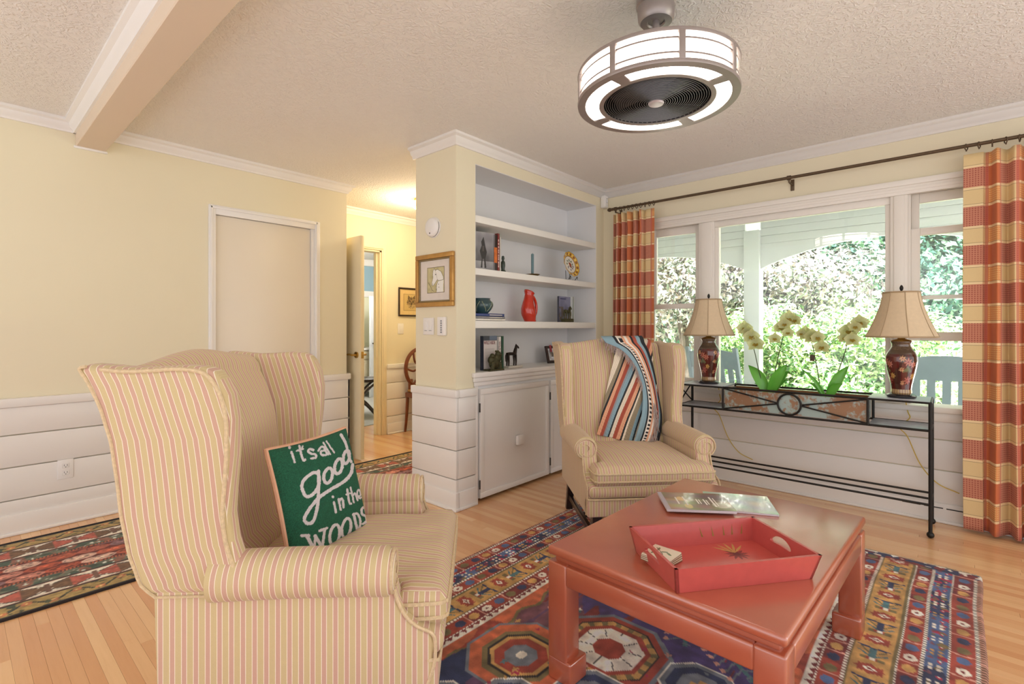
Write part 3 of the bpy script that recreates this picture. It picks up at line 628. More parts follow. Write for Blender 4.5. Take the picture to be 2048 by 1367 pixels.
t = thing('horse_statuette', 'small green bronze horse before the landscape photo book', 'statuette', (ph.x, YB+.065, z3), 0)
horse_mesh(t, .105, M_green_bronze); part('base', MB().box(-.06, .06, -.025, .025, 0, .03, .003), M_green_bronze, t)
for ch in t.children:
    if ch.name.startswith('horse'): ch.location.z = .028
pe = on_y(1172, 642, YB+.16)
t = thing('folded_card_stand', 'white folded card leaning open at the shelf end', 'card', (pe.x, YB+.15, z3), 0)
part('panel', MB().box(-.002, .002, 0, .13, 0, .2).xf(Matrix.Translation((-.03, 0, 0)) @ Matrix.Rotation(math.radians(3), 4, 'Y')), M_niche, t); part('back_leg', MB().box(-.002, .002, 0, .13, 0, .19).xf(Matrix.Translation((.055, 0, .002)) @ Matrix.Rotation(math.radians(-24), 4, 'Y')), M_niche, t)
# worktop things
z4 = NZ0+.0005
pc = on_y(968, 742, YB+.05)
t = book('hardback_book', 'pale book titled wild ride standing face out on the counter', 2.505, YB+.07, z4, .148, .03, .245, (58, 64, 78), .03)
def c3(u, v):
    b = np.tile(np.array((216, 208, 202.)), (len(u), 1)); b[v > .86] = (48, 54, 66); b[(v > .88) & (u > .45)] = (96, 108, 130); b[u < .03] = (40, 44, 52)
    for k in range(9): b[(abs(v-(.62-.035*k)) < .006) & (u > .12) & (u < .8)] = (176, 168, 164)
    return b
front_cover(t, .145, .245, -.001, c3); M_ink = P('dark_red_ink', (120, 40, 48), .5)
put_text('WILD RIDE', .030, M_ink, t, Matrix.Translation((.066, -.0018, .195)) @ Matrix.Rotation(PI/2, 4, 'X') @ Matrix.Diagonal((.82, 1.15, 1, 1)), 'cover_title')
t2 = book('hardback_book', 'white spined book titled wild ride beside its face-out twin', 2.657, YB+.065, z4, .03, .17, .238, (232, 228, 220), .0)
put_text('WILD RIDE', .026, M_ink, t2, Matrix.Translation((.012, -.0009, .14)) @ Matrix.Rotation(PI/2, 4, 'X') @ Matrix.Rotation(-PI/2, 4, 'Z'), 'spine_title')
book('hardback_book', 'dark green book at the right end of the counter books', 2.689, YB+.06, z4, .02, .18, .242, (56, 96, 72))
book('hardback_book', 'pale grey green book next to the dark green one', 2.711, YB+.075, z4, .012, .17, .240, (176, 190, 172))
t = thing('bear_statuette', 'lumpy olive bronze animal statuette before the counter books', 'statuette', (2.565, YB+.02, z4), 0)
part('base', MB().box(-.075, .07, -.035, .035, 0, .012, .003), M_green_bronze, t)
sb = MB().sphere((0, 0, .055), .05, (.95, .6, 1)).sphere((.025, -.005, .085), .035, (1, .7, 1)).sphere((-.025, 0, .075), .032, (1, .8, 1)).sphere((.03, -.01, .115), .022).sphere((.05, -.012, .11), .013).sphere((-.03, -.01, .105), .018).tube([(-.03, -.02, .06), (-.04, -.02, .012)], .014, 8).tube([(.035, -.02, .06), (.04, -.02, .012)], .014, 8).sphere((.018, 0, .135), .008).sphere((.04, 0, .135), .008)
part('figure', sb, M_green_bronze, t)
ph = on_y(1028, 735, YB+.08)
t = thing('horse_statuette', 'slender dark bronze horse statuette on a pale slab', 'statuette', (ph.x, YB+.085, z4), 0)
part('base', MB().box(-.085, .075, -.03, .03, 0, .016, .003), P('pale_marble', (214, 208, 196), .4, var=.1), t)
hm = MB(); q = lambda *a: [Vector(p) for p in a]
hm.tube(spline(q((-.075, 0, .105), (-.03, 0, .107), (.02, 0, .103)), 5), [.012]*11, 8).tube(spline(q((.012, 0, .10), (.022, 0, .135), (.034, 0, .165)), 5), [float(r) for r in np.linspace(.017, .009, 11)], 8).tube(q((.030, 0, .168), (.05, 0, .158), (.06, 0, .146)), .0085, 7, r1=.005)
for sx, sy in ((-.07, .008), (-.066, -.008), (.010, .008), (.016, -.008)): hm.tube(spline(q((sx, sy, .10), (sx+.004, sy, .05), (sx+.002, sy, .014)), 4), .009, 7, r1=.005)
hm.tube(spline(q((-.078, 0, .108), (-.088, 0, .09), (-.086, 0, .05)), 4), .006, 6, r1=.003).prism([(.002, .12), (.02, .165), (.03, .18), (.034, .172), (.026, .14)], -.003, .003, 'y')
part('horse', hm, M_bronze, t)
pf = on_y(1113, 727, YB+.15)
t = thing('framed_photograph', 'dark wooden photo frame with a hanging medal on the counter', 'frame', (pf.x+.02, YB+.16, z4), -.12)
t.rotation_euler = (math.radians(-14), 0, -.1); fw, fh = .235, .15
M_fr = P('dark_wood_frame', (52, 34, 28), .35, var=.15)
part('moulding', MB().box(-fw/2, fw/2, -.012, .006, 0, .022, .003).box(-fw/2, fw/2, -.012, .006, fh-.022, fh, .003).box(-fw/2, -fw/2+.022, -.0115, .006, .02, fh-.02, .003).box(fw/2-.022, fw/2, -.0115, .006, .02, fh-.02, .003), M_fr, t)
def c4(u, v):
    b = np.tile(np.array((212, 214, 216.)), (len(u), 1)); b += 60*(vnoise(u, v, 9, 4)-.5)[:, None]; b[inpoly(u, v, [(.45, .3), (.6, .6), (.7, .75), (.8, .5), (.75, .3)])] = (130, 132, 136); return np.clip(b, 0, 255)
o = front_cover(t, fw-.04, fh-.04, -.004, c4, 'photograph'); o.location = (-fw/2+.02, 0, .02)
part('ribbon', MB().box(-.075, -.06, -.016, -.0125, .09, .155, .001).box(-.06, -.05, -.016, -.0126, .09, .155, .001), P('ribbon_weave', (170, 70, 80), .7, var=.3, vs=90), t); part('medal', MB().lathe([(0, 0), (.020, 0), (.022, .003), (.018, .005), (0, .005)], 24).xf(Matrix.Translation((-.062, -.0125, .075)) @ Matrix.Rotation(PI/2, 4, 'X')), P('pewter', (150, 148, 144), .35, .9), t)
part('easel_back', MB().box(-.03, .03, 0, .004, 0, .12).xf(Matrix.Translation((0, .006, .0)) @ Matrix.Rotation(math.radians(-2), 4, 'X')), M_fr, t)
# ================================================================ WING CHAIRS
def stripe_mat():
    t = NT('striped_upholstery'); t.set(.85); t.b.inputs['Sheen Weight'].default_value = .15
    at = t.n('ShaderNodeAttribute', attribute_name='sc'); s = t.m_('DIVIDE', at.outputs['Fac'], .0285)
    f = t.m_('FRACT', s)
    band = lambda a, b: t.m_('MULTIPLY', t.m_('GREATER_THAN', f, a), t.m_('LESS_THAN', f, b))
    fine = t.m_('MULTIPLY', t.m_('SINE', t.m_('MULTIPLY', s, 2*PI*14)), .5)
    gold = L4((211, 192, 146)); rose = L4((201, 158, 140)); white = L4((242, 230, 208)); dk = L4((194, 168, 116))
    c = t.mix(t.m_('MULTIPLY', t.m_('ADD', fine, .5), .35), gold, dk)
    c = t.mix(band(.56, .94), c, t.mix(t.m_('MULTIPLY', t.m_('ADD', fine, .5), .5), rose, L4((222, 186, 166))))
    c = t.mix(t.m_('MAXIMUM', band(.50, .56), band(.94, 1.0)), c, white)
    nz = t.noise(420, 2); c = t.mix(t.m_('MULTIPLY', nz.outputs['Fac'], .16), c, L4((160, 134, 104)))
    t.put(t.b.inputs['Base Color'], c); t.bump(t.noise(900, 2).outputs['Fac'], .15, .002); return t.m
M_str = stripe_mat(); M_pipe = P('welt_cord', (222, 198, 160), .85, var=.18, vs=120, bump=.2, bs=500)
M_leg = P('dark_mahogany', (46, 32, 28), .3, var=.2, coat=.3)
BZ = [.22, .45, .496, .531, .605, .704, .798, .892, .972, 1.03, 1.072]; BY = [-.36, -.36, -.369, -.406, -.43, -.446, -.453, -.463, -.483, -.505, -.529]
yb = lambda z: np.interp(z, BZ, BY)
def sc_part(name, mb, parent, fn, smooth=40):
    me = mb.mesh(name, M_str, smooth); stripe_attr(me, fn); return link(name, me, parent)
sx_ = lambda c, n: c[:, 0]
sy_ = lambda c, n: np.where(abs(n[:, 1]) > .75, c[:, 0], c[:, 1])
sw_ = lambda c, n: np.where(abs(n[:, 1]) > .8, c[:, 0], c[:, 1]-.85*(yb(c[:, 2])+.45))
def wing_chair(label):
    t = thing('wing_chair', label, 'armchair', (0, 0, 0), 0, 'striped wing chairs')
    # frame and front
    sc_part('seat_deck', MB().box(-.30, .30, -.36, .30, .225, .372, .01), t, sx_)
    ap = sc_part('front_apron', MB().box(-.368, .368, .27, .338, .22, .31, .01, 3), t, sy_)
    part('welt', MB().tube(spline([(-.366, .31, .311), (-.362, .33, .311), (-.33, .342, .311), (0, .344, .311), (.33, .342, .311), (.362, .33, .311), (.366, .31, .311)], 5), .005, 6), M_pipe, ap)
    sc_part('front_roll', MB().box(-.366, .366, .26, .352, .312, .384, .033, 5), t, sy_)
    for s in (-1, 1):
        pr = [(-.36, .22), (.30, .22), (.325, .30), (.328, .36), (.318, .382), (.285, .398), (.255, .425), (.234, .465), (.222, .505), (.222, .55), (-.25, .55), (-.36, .52), (-.368, .496)]
        sp = sc_part('side_panel', MB().prism(pr, s*.285, s*.368, 'x', .012, 3), t, sy_)
        wl_ = [(s*.368, y, z) for y, z in ((.302, .225), (.328, .30), (.331, .36), (.32, .384), (.287, .40), (.257, .427), (.236, .467), (.226, .50))]
        part('welt', MB().tube(spline(wl_, 4), .0048, 6), M_pipe, sp)
        part('seam', MB().tube([(s*.37, -.362, .500), (s*.372, -.2, .500), (s*.372, .22, .497)], .0035, 6), M_pipe, sp)
        # rolled arm
        def armf(u, v, s=s):
            y = -.23 + .457*u; a = 2*PI*v; e = 1-.28*max(0, (u-.96)/.04)**2
            rx, rz_ = .066*e, .061*e
            return Vector((s*(.342+.004*u)+rx*math.cos(a), y+.004*math.cos(a), .537+.004*math.sin(PI*u)+rz_*math.sin(a)))
        m = MB().grid(armf, 24, 28); bmesh.ops.remove_doubles(m.bm, verts=m.bm.verts, dist=1e-5)
        for e0 in (0, 1):
            ed = [e for e in m.bm.edges if e.is_boundary and abs(e.verts[0].co.y-(-.23 if e0 == 0 else .227)) < .012]
            if ed: bmesh.ops.contextual_create(m.bm, geom=ed)
        bmesh.ops.recalc_face_normals(m.bm, faces=m.bm.faces)
        ar = sc_part('arm', m, t, sy_)
        ring = [(s*.346+.056*math.cos(a), .222, .538+.052*math.sin(a)) for a in np.linspace(0, 2*PI, 25)[:-1]]
        part('welt', MB().tube(ring, .0048, 6, closed=True), M_pipe, ar)
        sc = [(s*(.346)+s*r*math.cos(a), .229, .538+r*math.sin(a)) for a, r in zip(np.linspace(-2.2, 4.2, 30), np.linspace(.040, .012, 30))]
        part('scroll_seam', MB().tube(sc, .0025, 5), M_pipe, ar)
        # wing
        back = [(float(yb(z)), z) for z in (.50, .531, .57, .605, .65, .704, .75, .798, .85, .892, .93, .972, 1.01, 1.045, 1.072)]
        topc = [(-.50, 1.083), (-.455, 1.079), (-.40, 1.073), (-.34, 1.075), (-.28, 1.079), (-.23, 1.075), (-.205, 1.064)]
        frt = [(-.1885, 1.045), (-.170, 1.006), (-.160, .945), (-.161, .90), (-.163, .852), (-.171, .772), (-.176, .704), (-.168, .638), (-.147, .571), (-.128, .51)]
        outl = back+topc+frt
        def flare(c, s=s):
            o = abs(c.x) > .35; k = (c.z-.5)/.57
            if o: return Vector((s*(.368+.034*k+.014*max(0, (c.y+.35)/.2)), c.y, c.z))
            return Vector((s*(.305+.022*k+.012*max(0, (c.y+.35)/.2)), c.y, c.z))
        wg = sc_part('wing', MB().prism(outl, s*.305, s*.37, 'x', .02, 4, fn=flare), t, sw_, 50)
        wp = [flare(Vector((s*.37, y, z))) for y, z in topc[1:]+frt]
        part('welt', MB().tube(spline([p+Vector((s*.0005, -.012, -.008)) for p in wp], 3), .0052, 7), M_pipe, wg)
        wq = [flare(Vector((s*.37, y, z)))+Vector((s*.0, .012, 0)) for y, z in back]+[flare(Vector((s*.37, -.50, 1.078)))]
        part('back_welt', MB().tube(spline(wq, 2), .0042, 6), M_pipe, wg)
        # legs
        part('leg', MB().prism([(.27, 0), (.31, 0), (.318, .23), (.262, .23)], s*.285, s*.335, 'x', .003), M_leg, t)
        part('leg', MB().prism([(-.43, 0), (-.395, 0), (-.31, .23), (-.36, .23)], s*.285, s*.33, 'x', .003), M_leg, t)
        part('stretcher', MB().box(s*.31-.011, s*.31+.011, -.37, .28, .075, .11, .003), M_leg, t)
    part('stretcher', MB().box(-.31, .31, -.06, -.035, .08, .107, .003), M_leg, t)
    # inner and outer back: closed section lofted across the width
    def sect(x):
        q = x/.318; zt = 1.088+.016*math.cos(q*PI*.9); pts = []
        bul = .026*(1-q*q)
        for z in np.linspace(.33, zt-.062, 22): pts.append((float(yb(min(z, 1.06)))+.135+bul*math.sin(PI*min(1, max(0, (z-.4)/.62)))-.02*max(0, (z-.85)/.2), float(z)))
        y1 = pts[-1][0]; yo = float(yb(min(zt-.062, 1.072)))+.004; c0 = (y1+yo)/2; rr_ = (y1-yo)/2
        for a in np.linspace(.15, PI-.1, 9): pts.append((c0+rr_*math.cos(a), zt-.062+.062*math.sin(a)))
        for z in np.linspace(zt-.065, .33, 18): pts.append((float(yb(min(z, 1.072)))+.003, float(z)))
        return pts
    xs = np.linspace(-.318, .318, 33); m = MB(); t_ = bmesh.new(); R_ = [[t_.verts.new((float(x), y, z)) for y, z in sect(x)] for x in xs]; n = len(R_[0])
    for a, b in zip(R_, R_[1:]):
        for k in range(n): t_.faces.new((a[k], a[(k+1) % n], b[(k+1) % n], b[k]))
    t_.faces.new(R_[0]); t_.faces.new(R_[-1][::-1]); bmesh.ops.recalc_face_normals(t_, faces=t_.faces); m.merge(t_)
    sc_part('backrest', m, t, sx_, 60)
    # T cushion
    g = .02; ix = range(-17, 18); iy = range(-13, 19)
    ins = lambda x, y: (abs(x) <= .281 and -.261 <= y <= .361) or (abs(x) <= .341 and .219 <= y <= .361)
    bd = [(-.28, -.26), (-.28, .22), (-.34, .22), (-.34, .36), (.34, .36), (.34, .22), (.28, .22), (.28, -.26), (-.28, -.26)]
    t_ = bmesh.new(); top, bot = {}, {}
    for i in ix:
        for j in iy:
            x, y = i*g, j*g
            if not ins(x, y): continue
            d = float(dseg(np.array([x]), np.array([y]), bd)[0]); h = .022+.032*math.sqrt(max(0, 1-(1-min(d/.05, 1))**2)); cr = .022*max(0, 1-(x/.34)**2)*max(0, 1-((y-.05)/.31)**2)
            wob = .003*math.sin(x*33+y*21)*min(1, d/.08)
            bx = x*(1-.02*(d < .01)); by = y-(.014 if (d < .005 and y > .35 and abs(x) > .33) else 0)
            top[i, j] = t_.verts.new((bx, by, .424+h*.9+cr+wob)); bot[i, j] = t_.verts.new((bx, by, .424-h))
    ed = {}
    for i in ix:
        for j in iy:
            q = [(i, j), (i+1, j), (i+1, j+1), (i, j+1)]
            if all(k in top for k in q) and ins((i+.5)*g, (j+.5)*g):
                t_.faces.new([top[k] for k in q]); t_.faces.new([bot[k] for k in q[::-1]])
                for a, b in zip(q, q[1:]+q[:1]): ed[(a, b)] = ed.get((a, b), 0)+1
    for (a, b) in list(ed):
        if (b, a) not in ed: t_.faces.new((top[b], top[a], bot[a], bot[b]))
    bmesh.ops.recalc_face_normals(t_, faces=t_.faces); m = MB(); m.merge(t_)
    cu = sc_part('seat_cushion', m, t, lambda c, n: np.where(abs(n[:, 0]) > .75, c[:, 1], c[:, 0]+.006*np.sin(c[:, 1]*14)), 70)
    lp = [(-.334, .225), (-.334, .335), (-.322, .352), (-.29, .3605), (0, .362), (.29, .3605), (.322, .352), (.334, .335), (.334, .225), (.28, .217)]
    part('welt', MB().tube(spline([(x, y, .441) for x, y in lp], 5), .0052, 6), M_pipe, cu); part('welt', MB().tube(spline([(x, y, .403) for x, y in lp], 5), .0052, 6), M_pipe, cu)
    return t
def cam2world(lat, d): v = FW*d+RT*lat; return v
chair1 = wing_chair('striped wing chair nearest the camera, holding the green pillow')
c1 = cam2world(-.5525, 1.612); f1 = (RT*.9976+FW*.0686); chair1.scale = (.94, 1, 1); chair1.location = (c1.x, c1.y, 0.008); chair1.rotation_euler = (0, 0, math.atan2(f1.y, f1.x)-PI/2)
chair2 = copy_tree(chair1); chair2['label'] = 'striped wing chair by the bookcase with a fringed throw over its back'
c2_ = cam2world(.694, 2.86); f2 = (RT*.087-FW*.996); chair2.location = (c2_.x, c2_.y, 0.008); chair2.rotation_euler = (0, 0, math.atan2(f2.y, f2.x)-PI/2)
# ================================================================ PILLOW
S = .345
up_l = Vector((-.08, 0, .32))
ctr = cam2world(-.615, 1.60)+Vector((0, 0, .655)); uu = (RT*.351+FW*.936).normalized(); nn = (RT*.936-FW*.351).normalized(); vv = (Vector((0, 0, 1))*.965-nn*.262).normalized(); nn = uu.cross(vv).normalized()
if nn.dot(RT) < 0: nn = -nn
pw = thing('throw_pillow', 'green hooked wool pillow with white lettering on the near chair', 'pillow', tuple(ctr-vv*S*.5))
Hz = lambda pts: pts
def homog(src):
    dst = [(0, 1), (1, 1), (1, 0), (0, 0)]; A = []; b = []
    for (x, y), (u, v) in zip(src, dst): A += [[x, y, 1, 0, 0, 0, -u*x, -u*y], [0, 0, 0, x, y, 1, -v*x, -v*y]]; b += [u, v]
    h = np.append(np.linalg.solve(np.array(A), np.array(b)), 1).reshape(3, 3)
    return lambda x, y: tuple((h @ np.array([x, y, 1]))[:2]/(h @ np.array([x, y, 1]))[2])
Hm = homog([(70, 200), (815, 75), (1085, 1090), (310, 1325)])
def arc(cx, cy, rx, ry, a0=0, a1=360, tilt=0, n=18):
    o = []
    for a in np.linspace(math.radians(a0), math.radians(a1), n):
        x, y = rx*math.cos(a), ry*math.sin(a); c_, s_ = math.cos(math.radians(tilt)), math.sin(math.radians(tilt)); o.append((cx+x*c_-y*s_, cy+x*s_+y*c_))
    return o
def sm(*p): return [(v.x, v.y) for v in spline([(a, b, 0) for a, b in p], 6)]
ST = []   # (polyline in photo-crop pixels, half width)
w1_, w2_, w3_ = 13, 18, 16
ST += [([(320, 322), (352, 425)], w1_), ([(296, 272), (299, 276)], 15), (sm((398, 262), (425, 370), (440, 405), (458, 398)), w1_), ([(372, 310), (436, 290)], w1_-2), ([(432, 262), (424, 292)], 9)]
ST += [(sm((540, 300), (505, 290), (487, 315), (520, 338), (560, 345), (565, 375), (520, 385)), w1_)]
ST += [(sm((592, 305), (620, 270), (650, 275), (665, 310), (690, 345)), w1_-1), (sm((660, 305), (618, 315), (625, 348), (665, 350), (680, 328)), w1_-1), ([(640, 225), (712, 345)], 9), ([(672, 212), (752, 325)], 9)]
ST += [(sm((590, 540), (540, 530), (450, 600), (425, 680), (470, 770), (545, 740), (598, 640), (592, 515)), w2_), (sm((592, 515), (592, 700), (585, 850), (545, 1010), (490, 1045), (450, 1010), (480, 930), (580, 800), (700, 710), (850, 620), (920, 540), (938, 450)), w2_)]
ST += [(arc(690, 560, 42, 78, 0, 360, 12), w2_-1), (arc(795, 465, 38, 78, 0, 360, 12), w2_-1), (arc(875, 370, 30, 68, 0, 360, 10), w2_-2), ([(735, 520), (765, 490)], 9), ([(835, 430), (850, 395)], 9), (sm((820, 145), (870, 240), (900, 370), (925, 420)), w2_-3)]
ST += [([(748, 830), (770, 930)], w1_), ([(737, 772), (739, 775)], 14), ([(796, 800), (818, 905)], w1_-1), (sm((800, 830), (820, 792), (838, 810), (846, 880)), w1_-1), (sm((882, 700), (905, 830), (925, 845)), w1_-2), ([(875, 750), (925, 735)], 9), ([(918, 680), (950, 830)], w1_-3), (sm((940, 760), (962, 740), (975, 770), (988, 810)), w1_-3), (sm((1000, 770), (1020, 752), (1003, 705), (985, 720), (990, 765), (1010, 790), (1024, 780)), w1_-4)]
ST += [([(425, 1168), (495, 1165)], 16), ([(475, 1172), (545, 1300)], 20), ([(548, 1295), (565, 1165)], 14), ([(560, 1170), (630, 1290)], 19), ([(632, 1285), (655, 1105)], 15), ([(600, 1120), (680, 1090)], 13)]
ST += [(arc(757, 1160, 48, 105, 0, 360, 10), 16), (arc(875, 1090, 44, 100, 0, 360, 10), 15), ([(950, 950), (990, 1130)], 15), (sm((945, 955), (985, 945), (1015, 1010), (1010, 1080), (975, 1135)), 13), (sm((1050, 880), (1030, 900), (1035, 950), (1070, 970), (1078, 1020), (1040, 1050)), 13)]
def pil(U, V, side):
    a, b = 2*U-1, 2*V-1; th = .046*np.sqrt(np.clip((1-np.abs(a)**2.4)*(1-np.abs(b)**2.4), 0, 1))
    k = 1-.045*(1-np.abs(b)**2)*np.abs(a)**3; kb = 1-.045*(1-np.abs(a)**2)*np.abs(b)**3
    pu, pv = a*k*S/2, b*kb*S/2
    P3 = np.outer(pu, np.array(uu))+np.outer(pv+S/2, np.array(vv))+np.outer(side*(th+.006), np.array(nn)); return P3
N_ = 230
me, u, v = grid_mesh('front_panel', N_, N_, lambda U, V: pil(U, V, 1))
c = np.tile(np.array((30, 92, 66.)), (len(u), 1)); c *= (.82+.36*np.random.default_rng(4).random((len(u), 1)))
w3 = vco(me)+np.array(pw.location); dd_ = w3[:, 0]*FW.x+w3[:, 1]*FW.y; ll_ = w3[:, 0]*RT.x+w3[:, 1]*RT.y
jx = (CX+ll_/dd_*FPX-520)/.1975+5*(vnoise(u, v, 70, 1)-.5); jy = (CY-(w3[:, 2]-EYE)/dd_*FPX-840)/.1975+5*(vnoise(u, v, 70, 2)-.5)
mask = np.zeros(len(u), bool)
for pts, hw in ST:
    mask |= dseg(jx, jy, pts) < hw*.92
c[mask] = np.array((232, 222, 224.))*(.92+.08*np.random.default_rng(5).random((int(mask.sum()), 1)))
paint(me, lin(np.clip(c, 0, 255))); t_ = PA('hooked_wool', .95, 0, .9, 520, .1, 200, .004); me.materials.append(t_); link('front_panel', me, pw)
me, u, v = grid_mesh('back_panel', 40, 40, lambda U, V: pil(U, V, -1)); me.materials.append(P('salmon_velvet', (222, 170, 138), .9, var=.06, vs=40)); link('back_panel', me, pw)
cord = []
for a in np.linspace(0, 1, 121)[:-1]:
    k = a*4; s_ = int(k); f = k-s_; U, V = ((f, 0), (1, f), (1-f, 1), (0, 1-f))[s_]; cord.append(tuple(pil(np.array([U]), np.array([V]), 0)[0]))
part('edge_seam', MB().tube(cord, .0075, 7, closed=True), P('salmon_velvet', (222, 170, 138)), pw)
# ================================================================ THROW on the far chair
bpy.context.view_layer.update()
Mi = chair2.matrix_world.inverted()
def loc_back(px, py, lift=0):
    """point of chair2's inner back (its own coordinates) seen at a photo pixel"""
    o = Mi @ CAM; d = (Mi.to_3x3() @ ray(px, py)); z = .7; p = None
    for _ in range(12):
        y = float(yb(min(z, 1.06)))+.135+.024+lift
        k = (y-o.y)/d.y; p = o+d*k; z = min(max(p.z, .44), 1.12)
    return p
th = thing('fringed_throw', 'striped woven throw with fringe draped down the far chair back', 'blanket', tuple(chair2.location), chair2.rotation_euler.z); th.scale = chair2.scale
LE = [(1226, 689), (1228, 712), (1221, 745), (1212, 785), (1203, 825), (1193, 868)]; RE = [(1304, 690), (1307, 730), (1312, 770), (1318, 815), (1322, 850), (1316, 898)]
def rail(pts, lift): return [loc_back(px, py, lift) for px, py in pts]
def sheet(name, L_, R_, n_fold, amp, lift, mat, colf, over=None, nu=190, nv=220, fold_ph=0):
    A = spline(L_, 12); B = spline(R_, 12)
    top = []
    if over:
        for k, (dy, dz) in enumerate(over[::-1]): top.append((Vector((A[0].x+.02, A[0].y+dy, A[0].z+dz)), Vector((B[0].x, B[0].y+dy, B[0].z+dz))))
    rows = top+list(zip(A, B)); m = len(rows)-1
    def f(U, V):
        out = np.empty((len(U), 3))
        for i, (uu_, vv_) in enumerate(zip(U, V)):
            k = min(int(vv_*m), m-1); q = vv_*m-k; a = rows[k][0].lerp(rows[k+1][0], q); b = rows[k][1].lerp(rows[k+1][1], q); p = a.lerp(b, uu_)
            w_ = amp*math.sin(uu_*n_fold*2*PI+fold_ph+1.3*vv_)*(.35+.65*vv_)*min(1, 6*uu_+.3)
            out[i] = (p.x, p.y+w_+.006*math.sin(9*vv_+4*uu_), p.z)
        return out
    me, u, v = grid_mesh(name, nu, nv, f); paint(me, lin(colf(u, v, vco(me)))); me.materials.append(mat); ob = link(name, me, th)
    sd = ob.modifiers.new('thick', 'SOLIDIFY'); sd.thickness = .004; sd.offset = 1; return ob, rows
M_throw = PA('woven_cotton', .95, 0, .35, 700, .08, 150, .002)
TC = {'k': (40, 42, 46), 'c': (232, 218, 196), 'r': (172, 84, 66), 'b': (140, 170, 182), 'p': (226, 168, 134), 'o': (150, 136, 112), 'w': (240, 232, 220), 'g': (150, 152, 156)}
SEQ = 'bbcrrkccccookpprrgbbkccrrppkcooobbkccprr'
def main_col(u, v, co):
    s = (co[:, 0]*-.80 - co[:, 2]*.40); s = s-s.min(); k = np.floor(s/.0098).astype(int) % len(SEQ); tab = np.array([TC[ch] for ch in SEQ], float)
    c = tab[k]; f = (s/.0098) % 1; c[(f < .12)] = c[(f < .12)]*.8; return c
OV = [(-.02, .03), (-.055, .042), (-.10, .03), (-.135, -.01), (-.16, -.08)]
sheet('blanket_body', rail(LE, .016), rail(RE, .016), 2.2, .011, 0, M_throw, main_col, OV)
LE2 = [(1212, 685), (1243, 700), (1268, 728), (1284, 770), (1284, 820), (1272, 868), (1262, 893)]; RE2 = [(1290, 684), (1300, 705), (1310, 745), (1318, 790), (1326, 835), (1322, 872), (1312, 900)]
def edge_col(u, v, co):
    tab = [(0, .26, 'b'), (.26, .33, 'k'), (.33, .37, 'w'), (.37, .46, 'k'), (.46, .52, 'p'), (.52, .58, 'w'), (.58, .66, 'p'), (.66, .71, 'k'), (.71, .80, 'r'), (.80, .9, 'b'), (.9, 1.01, 'k')]
    c = np.zeros((len(u), 3))
    for a, b, k in tab: c[(u >= a) & (u < b)] = TC[k]
    dots = (u > .37) & (u < .46) & ((v*34) % 1 < .45); c[dots] = TC['w']; return c
ob2, rows2 = sheet('folded_edge', rail(LE2, .034), rail(RE2, .030), 1.6, .012, 0, M_throw, edge_col, OV[:2], 150, 190, .6)
fr = MB(); rf = random.Random(5)
A = spline(rail(LE2[:4], .044), 16)
for i, p in enumerate(A):
    for k in range(2):
        q = p+Vector((rf.uniform(-.004, .004), rf.uniform(0, .006), 0)); l = rf.uniform(.03, .05); e = q+Vector((rf.uniform(-.012, .016), rf.uniform(0, .01), -l)); fr.tube([q, q.lerp(e, .5)+Vector((rf.uniform(-.004, .004), .004, 0)), e], .0014, 4, caps=False)
A = spline(rail([(1308, 805), (1312, 840), (1304, 872), (1296, 890)], .05), 12)
for i, p in enumerate(A):
    for k in range(3):
        q = p+Vector((rf.uniform(-.012, .012), rf.uniform(0, .01), 0)); l = rf.uniform(.04, .07); e = q+Vector((rf.uniform(-.015, .015), rf.uniform(.0, .02), -l)); e.z = max(e.z, .475); fr.tube([q, q.lerp(e, .5)+Vector((rf.uniform(-.006, .006), .008, 0)), e], .0015, 4, caps=False)
A = spline([p+Vector((.01, -.015, .02)) for p in rail([(1204, 682), (1214, 684), (1226, 690)], .03)], 8)
for p in A:
    for k in range(2):
        e = p+Vector((rf.uniform(0, .025), rf.uniform(0, .02), rf.uniform(-.03, -.01))); fr.tube([p, e], .0015, 4, caps=False)
part('fringe', fr, P('mauve_grey_yarn', (190, 172, 166), .95, var=.15, vs=90), th, 0, kind='stuff')
# ================================================================ RUGS (woven pattern painted on a fine mesh of real thickness)
RC = dict(red=(166, 62, 46), dred=(128, 44, 44), org=(206, 98, 58), navy=(44, 54, 92), blue=(74, 100, 150), gold=(204, 152, 80), olive=(122, 106, 64), ivory=(236, 226, 210), purp=(96, 62, 96), plum=(120, 70, 84), indigo=(74, 58, 118), teal=(70, 116, 124), slate=(112, 120, 132), black=(40, 34, 36), pink=(214, 150, 130), brown=(120, 78, 52), green=(96, 112, 92), crim=(176, 40, 70))
M_rug = PA('wool_pile', .98, 0, .5, 420, .17, 130, .004, sheen=.1)
def rug_mesh(name, Lx, Ly, nx, ny, th, wob, seed):
    def f(U, V):
        x, y = U*Lx, V*Ly; r = vnoise(x, y, 2.2, seed)-.5; e = np.minimum.reduce([U, 1-U, V, 1-V]) > 0
        xx = x+wob*(vnoise(y, y*0+.3, 3, seed+1)-.5)*2*np.clip((U-.8)/.2, 0, 1); yy = y+wob*(vnoise(x, x*0+.7, 3, seed+2)-.5)*2*((1-V)*1.0)
        return np.stack([xx, yy, np.where(e, th+.0012*r, .0005)], 1)
    return grid_mesh(name, nx, ny, f)
def motif(c, m, col): c[m] = RC[col]
def octa(x, y, cx, cy, rx, ry, cut=.7): a, b = abs(x-cx)/rx, abs(y-cy)/ry; return (a < 1) & (b < 1) & (a+b < 1+cut*.6)
def diam(x, y, cx, cy, rx, ry): return abs(x-cx)/rx+abs(y-cy)/ry < 1
RX0, RX1, RY0, RY1 = .15, 3.235, -.095, 1.87
Lx, Ly = RX1-RX0, RY1-RY0
